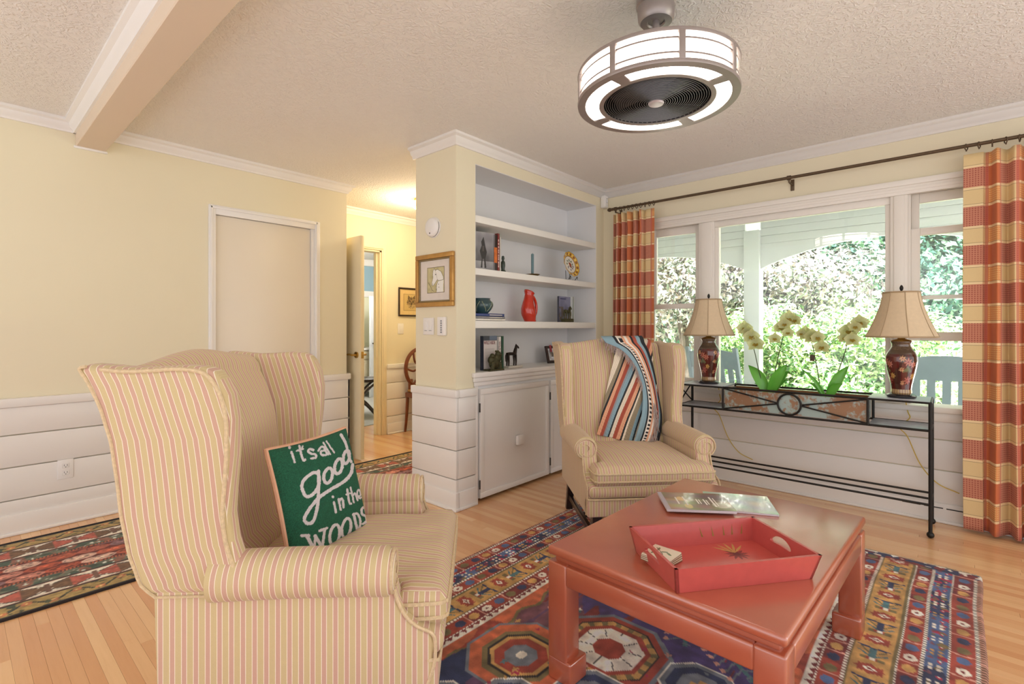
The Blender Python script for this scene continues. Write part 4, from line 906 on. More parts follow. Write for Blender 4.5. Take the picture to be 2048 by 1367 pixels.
me, u, v = rug_mesh('pile', Lx, Ly, 540, 350, .008, .012, 3)
x = u*Lx+RX0; y = v*Ly+RY0; c = np.zeros((len(u), 3))
def band_paint(d, s, side):
    """d: distance from the long edge, s: position along it; returns colours for the border bands"""
    o = np.zeros((len(d), 3)); R = lambda a, b: (d >= a) & (d < b)
    def put(m, col): o[m] = RC[col]
    put(R(0, .018), 'brown'); put(R(0, .018) & ((s*60) % 1 < .4), 'pink'); put(R(.018, .03), 'black'); put(R(.018, .03) & ((s*70) % 1 < .55), 'ivory')
    k = np.floor(s/.075).astype(int)
    for a, b, ph in ((.03, .098, 0), (.176, .232, .3), (.378, .44, .6)):
        m = R(a, b); put(m, 'red'); q = (s/.075+ph) % 1; kk = np.floor(s/.075+ph).astype(int) % 5; e = np.hypot((q-.5)*.075/.024, (d-(a+b)/2)/.02)
        cols = np.array([RC[n] for n in ('ivory', 'blue', 'olive', 'navy', 'gold')], float)
        put(m & (vnoise(s, d, 9, 21) > .68), 'dred'); mm = m & (e < 1); o[mm] = cols[kk[mm]]; put(m & (e < .3) & (kk == 0), 'dred'); put(m & (abs(q-.02-abs(d-(a+b)/2)*2) < .05) & (kk % 2 == 0), 'pink')
    put(R(.098, .106), 'ivory'); put(R(.098, .106) & ((s*60) % 1 < .35), 'black')
    m = R(.106, .168); put(m, 'navy'); put(m & (vnoise(s, d, 14, 9) > .45), 'blue'); put(m & (vnoise(s, d, 42, 6) > .74), 'crim'); put(m & (vnoise(s, d, 40, 16) > .8), 'olive')
    q = (s/.105) % 1; kk = np.floor(s/.105).astype(int) % 3; dx = (q-.5)*.105; dy = d-.137
    fl = m & (np.hypot(abs(dx)-.0115, abs(dy)-.0115) < .0078); o[fl & (kk != 1)] = RC['ivory']; o[fl & (kk == 1)] = RC['gold']; put(m & diam(dx, dy, .05, -.012, .02, .008), 'crim'); put(m & diam(dx, dy, .05, -.012, .008, .003), 'ivory'); put(m & diam(dx, dy, -.045, .014, .016, .008), 'plum')
    put(R(.168, .176), 'ivory'); put(R(.168, .176) & ((s*60) % 1 < .35), 'black'); put(R(.232, .24), 'ivory'); put(R(.232, .24) & ((s*60) % 1 < .3), 'black'); put(R(.24, .25), 'olive')
    m = R(.25, .36); put(m, 'gold'); q = (s/.21) % 1; dx = (q-.5)*.21; dy = d-.305; kk = np.floor(s/.21).astype(int) % 2
    put(m & (abs(dx) < .034) & (abs(dy) < .011), 'navy'); put(m & (abs(dx) < .034) & (abs(dy) < .011) & (kk == 0), 'teal'); put(m & (abs(dx+.038) < .011) & (abs(dy) < .036), 'olive'); put(m & (abs(dx+.038) < .010) & (abs(dy) < .018), 'red'); put(m & (abs(dx+.038) < .010) & (abs(dy) < .008), 'ivory')
    put(m & (dseg(dx, abs(dy), [(.035, .0), (.042, .044)]) < .005), 'navy'); put(m & (dseg(dx, abs(dy), [(0, .012), (.03, .036)]) < .0035), 'olive'); put(m & (dseg(dx, abs(dy), [(-.018, .012), (.004, .042)]) < .0035), 'teal')
    dd = np.where(dx > 0, dx-.105, dx+.105); tooth = .004*((dy*160) % 1)
    put(m & diam(dd, dy, 0, 0, .034+tooth*0, .046), 'red'); put(m & (abs(dd) < .02+.006*((dy*90) % 1 > .5)) & (abs(dy) < .036), 'red'); put(m & diam(dd, dy, 0, 0, .014, .022), 'ivory'); put(m & diam(dd, dy, 0, 0, .007, .011), 'dred')
    put(R(.36, .37), 'olive'); put(R(.37, .378), 'ivory'); put(R(.37, .378) & ((s*60) % 1 < .35), 'dred'); put(R(.44, .447), 'ivory'); put(R(.44, .447) & ((s*60) % 1 < .35), 'dred')
    t = .020*abs(((s*28) % 1)*2-1); put(R(.447, .476), 'dred'); m = R(.447, .476) & (d-.447 > t); put(m, 'ivory'); return o
dlo = y-RY0; dhi = RY1-y; db = np.minimum(dlo, dhi)
bm_ = db < .476; c[bm_] = band_paint(db[bm_], x[bm_], 0)
# field
f = ~bm_; nz = vnoise(x, y*3, 5, 4); c[f] = RC['org']; c[f & (nz > .55)] = RC['red']
yc = (RY0+RY1)/2
hexm = lambda cx, rx, ry, z=0: (abs(y-yc) < ry-.03*np.sin((x-cx)*34)*.5) & (abs(x-cx)/rx+abs(y-yc)/ry*.45 < 1)
for cx, rx in ((1.62, 1.02),):
    m = f & hexm(cx, rx+.03, .455); c[m] = RC['olive']; m = f & hexm(cx, rx, .44); c[m] = RC['plum']
    m2 = m & (abs(x-cx-.28)/.72+abs(y-yc+.08)/.42 < 1+.15*(vnoise(x, y, 6, 31)-.5)); c[m2] = RC['indigo']; c[m & ~m2 & (nz > .52)] = RC['purp']; c[m & (vnoise(x, y*8, 4, 77) > .8)] = RC['dred']
m = f & (abs(x-2.75) < .3) & (abs(y-yc) < .40); c[m] = RC['navy']; c[m & (vnoise(x, y, 7, 5) > .5)] = RC['teal']; c[f & (abs(x-2.75) < .27) & (abs(y-yc) < .37) & (vnoise(x, y, 5, 12) > .38)] = RC['purp']
m = f & inpoly(x, y, [(1.05, 1.36), (1.30, 1.33), (1.25, 1.22), (1.12, 1.20), (1.16, 1.10), (1.0, 1.10), (.9, 1.2)]); c[m] = RC['navy']; 
def medal(cx, cy, r, cols, sq=1.0):
    for k, (rr_, col) in enumerate(cols): c[f & octa(x, y, cx, cy, r*rr_, r*rr_*sq, .75)] = RC[col]
medal(1.60, .945, .205, [(1, 'slate'), (.92, 'red'), (.8, 'black'), (.77, 'olive'), (.66, 'red'), (.56, 'ivory'), (.27, 'red')])
m = f & octa(x, y, 1.60, .945, .158, .158, .75) & ~octa(x, y, 1.60, .945, .136, .136, .75) & ((np.arctan2(y-.945, x-1.6)*9/PI) % 1 < .6); c[m] = RC['gold']
m = f & octa(x, y, 1.60, .945, .113, .113, .75) & ~octa(x, y, 1.60, .945, .056, .056, .75) & ((np.arctan2(y-.945, x-1.6)*5/PI) % 1 < .07); c[m] = RC['black']
medal(1.36, 1.16, .19, [(1, 'slate'), (.94, 'org'), (.72, 'olive'), (.62, 'black'), (.56, 'gold'), (.48, 'red'), (.30, 'slate'), (.1, 'ivory')])
for cx, cy in ((1.16, 1.02), (1.0, 1.18), (1.36, .86), (1.62, .62), (1.18, .7)):
    medal(cx, cy, .115, [(1, 'ivory'), (.95, 'slate'), (.8, 'navy'), (.55, 'slate')], 1.1); c[f & (np.minimum(abs(x-cx), abs(y-cy)) < .014) & (np.maximum(abs(x-cx), abs(y-cy)) < .036)] = RC['gold']
medal(.98, 1.02, .11, [(1, 'ivory'), (.94, 'org'), (.7, 'olive'), (.45, 'ivory')])
rq = np.random.default_rng(9)
for k in range(120):
    cx, cy = rq.uniform(.5, 3.1), rq.uniform(.42, 1.36); col = rq.choice(['ivory', 'teal', 'pink', 'gold', 'slate', 'crim']); s_ = rq.uniform(.008, .018); a = rq.uniform(0, PI)
    px_, py_q = (x-cx)*math.cos(a)+(y-cy)*math.sin(a), -(x-cx)*math.sin(a)+(y-cy)*math.cos(a); m = f & (np.minimum(abs(px_), abs(py_q)) < s_*.28) & (np.maximum(abs(px_), abs(py_q)) < s_); c[m] = RC[col]
for cx, cy, a in ((1.92, .78, .3), (2.1, .6, .3), (1.85, .60, .9)):
    px_, py_q = (x-cx)*math.cos(a)+(y-cy)*math.sin(a), -(x-cx)*math.sin(a)+(y-cy)*math.cos(a)
    c[f & (abs(py_q) < .008) & (abs(px_) < .13)] = RC['teal']; c[f & (abs(px_) < .12) & (abs(py_q) < .07) & (((px_+abs(py_q)*.6)*26) % 1 < .22)] = RC['slate']; c[f & (abs(px_) < .12) & (abs(abs(py_q)-.07) < .008) & ((px_*26) % 1 < .5)] = RC['pink']
e = (x > RX1-.07); c[e] = RC['navy']; c[e & (vnoise(x, y, 40, 3) > .55)] = RC['dred']; c[e & (vnoise(x, y, 55, 8) > .76)] = RC['ivory']; c[x > RX1-.012] = (190, 170, 140)
c = c*.86+.14*c.mean(1, keepdims=True)+6
c *= (.86+.28*vnoise(x, y, 45, 50))[:, None]*(.92+.16*vnoise(x*.3, y, 30, 51))[:, None]
rug = thing('area_rug', 'red, navy and gold tribal area rug under the coffee table', 'rug', (RX0, RY0, 0)); paint(me, lin(np.clip(c*1.02, 0, 255))); me.materials.append(M_rug); link('pile', me, rug)
fr = MB(); rf = random.Random(8)
for i in range(330):
    yy = .01+i*(Ly-.02)/330; fr.tube([(Lx-.004, yy, .004), (Lx+.008+rf.random()*.006, yy+rf.uniform(-.003, .003), .003), (Lx+.016+rf.random()*.012, yy+rf.uniform(-.006, .006), .0015)], .0014, 4, caps=False)
part('fringe', fr, P('raw_wool_fringe', (206, 186, 152), .95, var=.1), rug, 0, kind='stuff')
# runner
QX0, QX1, QY0, QY1 = -.30, 3.35, 2.86, 3.85
Lx, Ly = QX1-QX0, QY1-QY0
me, u, v = rug_mesh('pile', Lx, Ly, 520, 160, .007, .004, 12); x = u*Lx; y = v*Ly; c = np.zeros((len(u), 3))
d = np.minimum.reduce([y, Ly-y, x, Lx-x]); long_ = np.minimum(y, Ly-y) <= np.minimum(x, Lx-x); s = np.where(long_, x, y)
R = lambda a, b: (d >= a) & (d < b)
c[:] = RC['org']
c[R(0, .02)] = RC['black']
m = R(.02, .12); c[m] = (176, 146, 82); q = .07+.028*np.sin(s*2*PI/.16); c[m & (abs(d-q) < .008)] = (60, 60, 50); e = np.hypot(((s/.08) % 1-.5)*.08, d-.07-.02*np.where(np.floor(s/.08) % 2 == 0, 1, -1)); c[m & (e < .018)] = (204, 120, 76); c[m & (e < .007)] = (226, 200, 120); c[m & (vnoise(s, d, 60, 3) > .78)] = (74, 84, 60)
c[R(.12, .132)] = (50, 42, 40)
m = R(.132, .275); q = ((s/.17) % 1-.5)*.17; alt = np.floor(s/.17).astype(int) % 2; c[m] = (234, 224, 206)
zz = abs(q)*.9; w_ = abs(d-.203); m1 = m & (w_ < .012+.055*np.clip(abs(q)/.085, 0, 1)-.006*((abs(q)*110) % 1 > .5)); c[m1 & (alt == 0)] = (196, 92, 74); c[m1 & (alt == 1)] = (124, 88, 60); c[m & (abs(w_-.02-zz*.5) < .005)] = (96, 80, 70); c[m & (abs(q) < .012) & (w_ < .05)] = (120, 84, 70); c[m & (w_ > .066)] = (150, 82, 62)
c[R(.275, .285)] = (54, 48, 46)
m = R(.285, .355); c[m] = (110, 116, 96); c[m & (vnoise(s, d, 26, 5) > .58)] = (150, 96, 78); c[m & (vnoise(s, d, 30, 15) > .68)] = (66, 88, 74); c[m & (vnoise(s, d, 60, 25) > .83)] = (214, 220, 206)
m = R(.355, .375); c[m] = RC['org']; c[m & ((s*70) % 1 < .5)] = (70, 44, 40)
f = d >= .375; hx, hy = .135, .075; r_ = np.floor(y/hy); xx = x/hx+.5*(r_ % 2); fx = xx-np.floor(xx)-.5; fy = y/hy-r_-.5; idx = (np.floor(xx)*7+r_*13).astype(int) % 6
cl = np.array([(198, 92, 62), (186, 92, 72), (146, 104, 110), (214, 132, 112), (190, 80, 50), (224, 178, 158)], float); c[f] = cl[idx[f]]
g = np.maximum(abs(fy)*1.0, abs(fx)*.75+abs(fy)*.45); c[f & (g > .43)] = (110, 36, 30); m = f & (np.hypot(fx*1.2, fy*1.1) < .2) & (vnoise(x, y, 90, 7) > .4); c[m] = np.clip(c[m]*1.25, 0, 255); m = f & (vnoise(x, y, 70, 17) > .72) & (g < .36); c[m] *= .65
c = c*.86+.14*c.mean(1, keepdims=True)
c *= (.84+.32*vnoise(x, y, 70, 60))[:, None]
rn = thing('runner_rug', 'long red and gold patterned runner along the door wall', 'rug', (QX0, QY0, 0)); paint(me, lin(np.clip(c, 0, 255))); me.materials.append(M_rug); link('pile', me, rn)
part('binding', MB().tube([(0, -.003, .005), (Lx, -.003, .005)], .006, 6).tube([(0, Ly+.003, .005), (Lx, Ly+.003, .005)], .006, 6), P('dark_binding', (44, 36, 36), .95), rn)
# ================================================================ COFFEE TABLE
def lacquer():
    t = NT('rust_red_lacquer'); t.set(.32, coat=1.0); t.b.inputs['Coat Roughness'].default_value = .2; t.b.inputs['Coat IOR'].default_value = 1.9
    v = t.tc(); sp = t.sep(v); wv = t.m_('MULTIPLY', t.m_('SINE', t.m_('MULTIPLY', sp[0], 1900.0)), t.m_('SINE', t.m_('MULTIPLY', sp[1], 1900.0)))
    nz = t.noise(9, 4); t.put(t.b.inputs['Base Color'], t.mix(nz.outputs['Fac'], L4((172, 82, 54)), L4((190, 100, 70)))); n2 = t.noise(160, 3)
    t.bump(t.m_('ADD', t.m_('MULTIPLY', wv, .25), n2.outputs['Fac']), .10, .002); return t.m
M_lac = lacquer(); TZ = .45
ta = math.radians(-2.2)
tb = thing('coffee_table', 'rust red lacquered coffee table with horse-hoof block feet', 'table', (1.843, .638, .008), ta)
hx, hy = .523, .366; TH = TZ-.008
part('top', MB().box(-hx, hx, -hy, hy, TH-.03, TH, .011, 4), M_lac, tb)
part('waist', MB().box(-hx+.02, hx-.02, -hy+.02, hy-.02, TH-.052, TH-.028, .006, 2), M_lac, tb)
ap = MB()
for s in (-1, 1):
    ap.box(-hx+.075, hx-.075, s*(hy-.03)-.028, s*(hy-.03)+.028, TH-.118, TH-.05, .008, 3).box(s*(hx-.03)-.028, s*(hx-.03)+.028, -hy+.075, hy-.075, TH-.118, TH-.05, .008, 3)
part('apron', ap, M_lac, tb)
for a in (-1, 1):
    for b in (-1, 1):
        m = MB(); x1, y1 = a*(hx-.002), b*(hy-.002); bx_ = lambda w_, z0, z1, bev: m.box(min(x1, x1-a*w_), max(x1, x1-a*w_), min(y1, y1-b*w_), max(y1, y1-b*w_), z0, z1, bev, 3)
        bx_(.076, .07, TH-.05, .007); bx_(.094, 0, .078, .008); part('leg', m, M_lac, tb)
# tray
def orient(o, U, N=Vector((0, 0, 1))): o.rotation_euler = (0, 0, math.atan2(U.y, U.x))
M_tray = P('coral_red_paint', (198, 86, 80), .35, var=.08, vs=30, coat=.2, bump=.03, bs=300)
tc_ = cam2world(.638, 1.536); tu = RT*.981+FW*.187
tr = thing('serving_tray', 'coral red wooden tray with cutout handles and painted flowers', 'tray', (tc_.x, tc_.y, TZ+.0005)); orient(tr, tu)
L2, W2, l2, w2, hh, tk = .229, .150, .214, .130, .076, .009
def side_poly(A, B, name):   # long sides: slanted boards
    part(name, MB().raw(A+B, [(0, 1, 2, 3), (7, 6, 5, 4), (0, 4, 5, 1), (1, 5, 6, 2), (2, 6, 7, 3), (3, 7, 4, 0)]), M_tray, tr, 20)
for s in (-1, 1):
    side_poly([(-l2, s*w2, 0), (l2, s*w2, 0), (L2, s*W2, hh), (-L2, s*W2, hh)], [(-l2, s*(w2-tk), 0), (l2, s*(w2-tk), 0), (L2, s*(W2-tk), hh), (-L2, s*(W2-tk), hh)], 'long_side')
    # short end with a kidney cutout
    outer = [(-w2, 0), (w2, 0), (W2, hh+.0), (-W2, hh+.0)]
    hole = [(.046*math.cos(a), .047+.012*math.sin(a)-.010*math.cos(a)**2+.006) for a in np.linspace(0, 2*PI, 28)[:-1]]
    t_ = bmesh.new(); ov = [t_.verts.new((0, a, b)) for a, b in outer]; hv = [t_.verts.new((0, a, b)) for a, b in hole]; eds = [t_.edges.new((q[i], q[(i+1) % len(q)])) for q in (ov, hv) for i in range(len(q))]
    bmesh.ops.triangle_fill(t_, use_beauty=True, use_dissolve=False, edges=eds); ret = bmesh.ops.extrude_face_region(t_, geom=t_.faces[:])
    for g_ in ret['geom']:
        if isinstance(g_, bmesh.types.BMVert): g_.co.x -= tk
    for q in t_.verts: q.co.x = s*(q.co.x+l2+(L2-l2)*q.co.z/hh)
    bmesh.ops.recalc_face_normals(t_, faces=t_.faces); m = MB(); m.merge(t_); part('handle_end', m, M_tray, tr, 20)
me, u, v = grid_mesh('bottom', 200, 130, lambda U, V: np.stack([(U*2-1)*(l2-.002), (V*2-1)*(w2-.002), np.full(U.shape, .007)], 1)); X_, Y_ = (u*2-1)*l2, (v*2-1)*w2
c = np.tile(np.array((200, 88, 80.)), (len(u), 1))
def leafp(cx, cy, a, l, w_, col):
    p, q = (X_-cx)*math.cos(a)+(Y_-cy)*math.sin(a), -(X_-cx)*math.sin(a)+(Y_-cy)*math.cos(a); c[(p > 0) & (p < l) & (abs(q) < w_*np.sin(PI*np.clip(p/l, 0, 1)))] = col
for a in np.linspace(0, 2*PI, 12)[:-1]: leafp(-.03, -.06, a, .035, .006, (176, 150, 126)); leafp(.09, .04, a, .04, .005, (120, 50, 50))
for a, l in ((2.9, .07), (3.4, .08), (.2, .07), (-.3, .075)): leafp(-.03, -.06, a, l, .012, (122, 104, 70))
for a in (.7, 1.1, 1.5, 1.9, 2.3): leafp(.09, .05, a, .075, .004, (196, 160, 92))
c[(np.hypot(X_-.09, Y_-.04) < .012)] = (90, 40, 44); c[dseg(X_, Y_, [(-.12, -.05), (-.03, -.06), (.02, -.09)]) < .002] = (110, 96, 60)
paint(me, lin(c)); me.materials.append(PA('painted_tray_floor', .28, coat=.3, var=.05)); link('bottom', me, tr); part('base', MB().box(-l2+.001, l2-.001, -w2+.001, w2-.001, 0, .006), M_tray, tr)
wf_ = MB()
for k, a in enumerate((.02, .06, .10, .13, .165)): wf_.prism([(a, .03), (a+.006, .03), (a+.004+.004*(k-2), .062)], W2-tk-.010, W2-tk-.0095, 'y', fn=lambda q: Vector((q.x, w2-tk+(W2-w2)*q.z/hh-.0006, q.z)))
part('painted_stamens', wf_, P('ochre_paint', (196, 160, 84), .4), tr, 0)
# coasters in the tray
for k in range(4):
    q = on_z(1323, 1112-0, TZ+.02); o = thing('coaster', ('cork backed coaster lowest in the tray stack', 'second coaster from the bottom of the tray stack', 'third coaster from the bottom of the tray stack', 'cream coaster printed with green leaves, topmost in the tray stack')[k], 'coaster', (q.x, q.y, TZ+.0085+k*.006), 0, 'coasters in the tray'); orient(o, tu); o.rotation_euler.z += .5+.04*k
    part('cork', MB().box(-.045, .045, -.045, .045, 0, .0022, .001), P('cork', (150, 112, 78), .9, var=.2, vs=90), o)
    if k < 3: part('face', MB().box(-.045, .045, -.045, .045, .0022, .0055, .0012), P('coaster_cream', (226, 214, 190), .4), o)
    else:
        me, u, v = grid_mesh('face', 60, 60, lambda U, V: np.stack([(U*2-1)*.045, (V*2-1)*.045, np.where((np.minimum.reduce([U, 1-U, V, 1-V]) > 0), .0056, .0022)], 1)); c = np.tile(np.array((230, 218, 194.)), (len(u), 1))
        for a, b, r_ in ((.3, .4, .5), (.45, .6, 1.4), (.6, .45, 2.2), (.7, .7, .2), (.35, .72, 2.8), (.55, .25, 1.0)):
            p_, q_ = (u-a)*math.cos(r_)+(v-b)*math.sin(r_), -(u-a)*math.sin(r_)+(v-b)*math.cos(r_); c[np.hypot(p_/.13, q_/.045) < 1] = (96, 116, 70)
        c[dseg(u, v, [(.2, .3), (.45, .45), (.75, .8)]) < .018] = (110, 84, 60); paint(me, lin(c)); me.materials.append(PA('printed_cover')); link('face', me, o)
# magazines
def magazine(label, pxs, z, th, colfn, lines):
    """pxs: near-left, near-right, far-left corners in the photo"""
    a, b, d = [on_z(p[0], p[1], z+th) for p in pxs]; U = (b-a); Vv = (d-a); o = thing('magazine', label, 'magazine', (a.x, a.y, z)); U.z = Vv.z = 0
    wv, hv = U.length, Vv.length; U.normalize(); Vv = Vector((-U.y, U.x, 0)); orient(o, U)
    part('pages', MB().box(.001, wv-.001, .001, hv-.001, 0, th-.0008, .0008), P('glossy_page_edge', (222, 214, 222), .5, var=.08, vs=300), o)
    me, u, v = grid_mesh('cover', 90, 80, lambda X_, Y_: np.stack([X_*wv, Y_*hv, np.full(X_.shape, th)], 1)); paint(me, lin(colfn(u, v))); me.materials.append(PA('glossy_cover', .16, coat=.6, var=.04)); link('cover', me, o)
    if lines:
        tx = MB()
        for (x0, y0, x1, y1) in lines: tx.box(x0*wv, x1*wv, y0*hv, y1*hv, th, th+.0004)
        part('cover_lettering', tx, P('cover_white_print', (240, 234, 226), .4), o, 0)
def mc1(u, v):
    b = np.stack([150+40*vnoise(u, v, 5, 1), 140+40*vnoise(u, v, 5, 2), 118+40*vnoise(u, v, 5, 3)], 1); b[(v > .6)] *= .82; b[np.hypot((u-.3)*2, v-.62) < .12] = (226, 196, 140); b[np.hypot((u-.35)*2, v-.2) < .12] = (222, 206, 150); b[np.hypot((u-.85)*1.2, (v-.3)) < .16] = (214, 210, 190); b[u < .06] = (190, 186, 200); return np.clip(b, 0, 255)
def mc2(u, v): return np.clip(np.stack([176+40*vnoise(u, v, 4, 5), 186+36*vnoise(u, v, 4, 6), 182+36*vnoise(u, v, 4, 7)], 1), 0, 255)
magazine('pale blue grey magazine lying under the other one', [(1416, 1016), (1559, 1029), (1397, 981)], TZ+.0005, .008, mc2, None)
magazine('glossy landscape magazine with white lettering, on top of the pale one', [(1334, 1017), (1475, 1022), (1331, 984)], TZ+.0095, .011, mc1, [(.22, .3, .24, .7), (.34, .25, .36, .75), (.52, .35, .54, .62), (.56, .35, .575, .6), (.63, .3, .65, .62), (.67, .33, .685, .58), (.74, .2, .765, .76), (.79, .25, .805, .7)])
# ================================================================ CONSOLE WITH PLANTER
M_iron = P('black_wrought_iron', (52, 50, 48), .45, .7, var=.15, vs=40)
M_slate = P('zinc_grey_shelf', (186, 190, 200), .35, .1, var=.06, vs=20)
CX0, CX1, CY0, CY1, CZ = 3.655, 3.925, .095, 1.555, .757
cs = thing('console_table', 'black iron console table with grey shelves under the window', 'console', (0, 0, 0))
def bar(m, pts, r=.008, n=8): return m.tube(pts, r, n)
for y in (CY0, CY1):
    for x in (CX0, CX1):
        m = MB(); bar(m, [(x, y, .02), (x, y, CZ)], .0095, 10); m.sphere((x, y, .018), .018, (1, 1, 1), 12, 8); part('leg', m, M_iron, cs)
    m = MB(); bar(m, [(CX0, y, CZ), (CX1, y, CZ)]); bar(m, [(CX0, y, .60), (CX1, y, .60)]); bar(m, [(CX0, y, .185), (CX1, y, .185)], .007); part('end_rail', m, M_iron, cs)
m = MB(); bar(m, [(CX0, CY1, .605), (CX1, CY1, .752)], .005); bar(m, [(CX0, CY1, .752), (CX1, CY1, .605)], .005); part('end_cross', m, M_iron, cs)
m = MB(); bar(m, [(CX0, CY0, .605), (CX1, CY0, .752)], .005); bar(m, [(CX0, CY0, .752), (CX1, CY0, .605)], .005); part('end_cross', m, M_iron, cs)
for x in (CX0, (CX0+CX1)/2, CX1): part('lower_rail', bar(MB(), [(x, CY0, .185), (x, CY1, .185)], .0065), M_iron, cs)
for x in (CX0, CX1):
    for z in (.60, CZ): part('long_rail', bar(MB(), [(x, CY0, z), (x, CY1, z)], .007), M_iron, cs)
PY0, PY1 = .383, 1.228
for a, b in ((CY0, PY0), (PY1, CY1)):
    for z in (.598, CZ+.001): part('shelf', MB().box(CX0-.004, CX1+.004, a, b, z-.004, z+.006, .002), M_slate, cs)
for y in (PY0, PY1):
    for x in (CX0, CX1): part('upright', bar(MB(), [(x, y, .60), (x, y, CZ)], .0075), M_iron, cs)
def patina():
    t = NT('verdigris_copper'); t.set(.55, .35); a = t.noise(4.2, 6, None, .68); b = t.noise(45, 4)
    f = t.m_('ADD', a.outputs['Fac'], t.m_('MULTIPLY', t.m_('SUBTRACT', b.outputs['Fac'], .5), .3)); r = t.n('ShaderNodeMapRange'); r.inputs[1].default_value = .47; r.inputs[2].default_value = .54; t.link(f, r.inputs[0])
    t.put(t.b.inputs['Base Color'], t.mix(r.outputs[0], L4((176, 194, 188)), L4((166, 128, 98)))); t.bump(b.outputs['Fac'], .25, .003); return t.m
M_pat = patina()
pb = thing('planter_box', 'verdigris and copper planter box set into the console', 'planter', (0, 0, 0))
g = .012
part('front_panel', MB().box(CX0+.012, CX0+.018, PY0+g, PY1-g, .609, .746), M_pat, pb); part('back_panel', MB().box(CX1-.018, CX1-.012, PY0+g, PY1-g, .609, .748), M_pat, pb)
for y in (PY0+g, PY1-g-.005): part('end_panel', MB().box(CX0+.018, CX1-.018, y, y+.005, .609, .746), M_pat, pb)
part('bottom', MB().box(CX0+.018, CX1-.018, PY0+g+.005, PY1-g-.005, .609, .615), M_pat, pb)
part('inner_lining', MB().box(CX1-.022, CX1-.018, PY0+g+.006, PY1-g-.006, .62, .746), P('rust_lining', (150, 104, 66), .7, .2, var=.2, vs=20), pb)
part('moss', MB().grid(lambda u, v: Vector((CX0+.02+(CX1-CX0-.045)*u, PY0+.02+(PY1-PY0-.04)*v, .70+.008*math.sin(u*17)*math.sin(v*60))), 16, 60), P('dried_moss', (150, 138, 96), .95, var=.3, vs=70, bump=.8, bs=120), pb)
yc_ = (PY0+PY1)/2; m = MB(); xf = CX0-.001
ring = [(xf, yc_+.068*math.cos(a), .678+.068*math.sin(a)) for a in np.linspace(0, 2*PI, 33)[:-1]]
part('ring_ornament', MB().tube(ring, .0065, 8, closed=True), M_iron, cs)
for s, ye in ((-1, PY0), (1, PY1)):
    part('diagonal', MB().tube([(xf, yc_+s*.068, .680), (xf, ye, .752)], .005, 8).tube([(xf, yc_+s*.068, .676), (xf, ye, .606)], .005, 8), M_iron, cs)
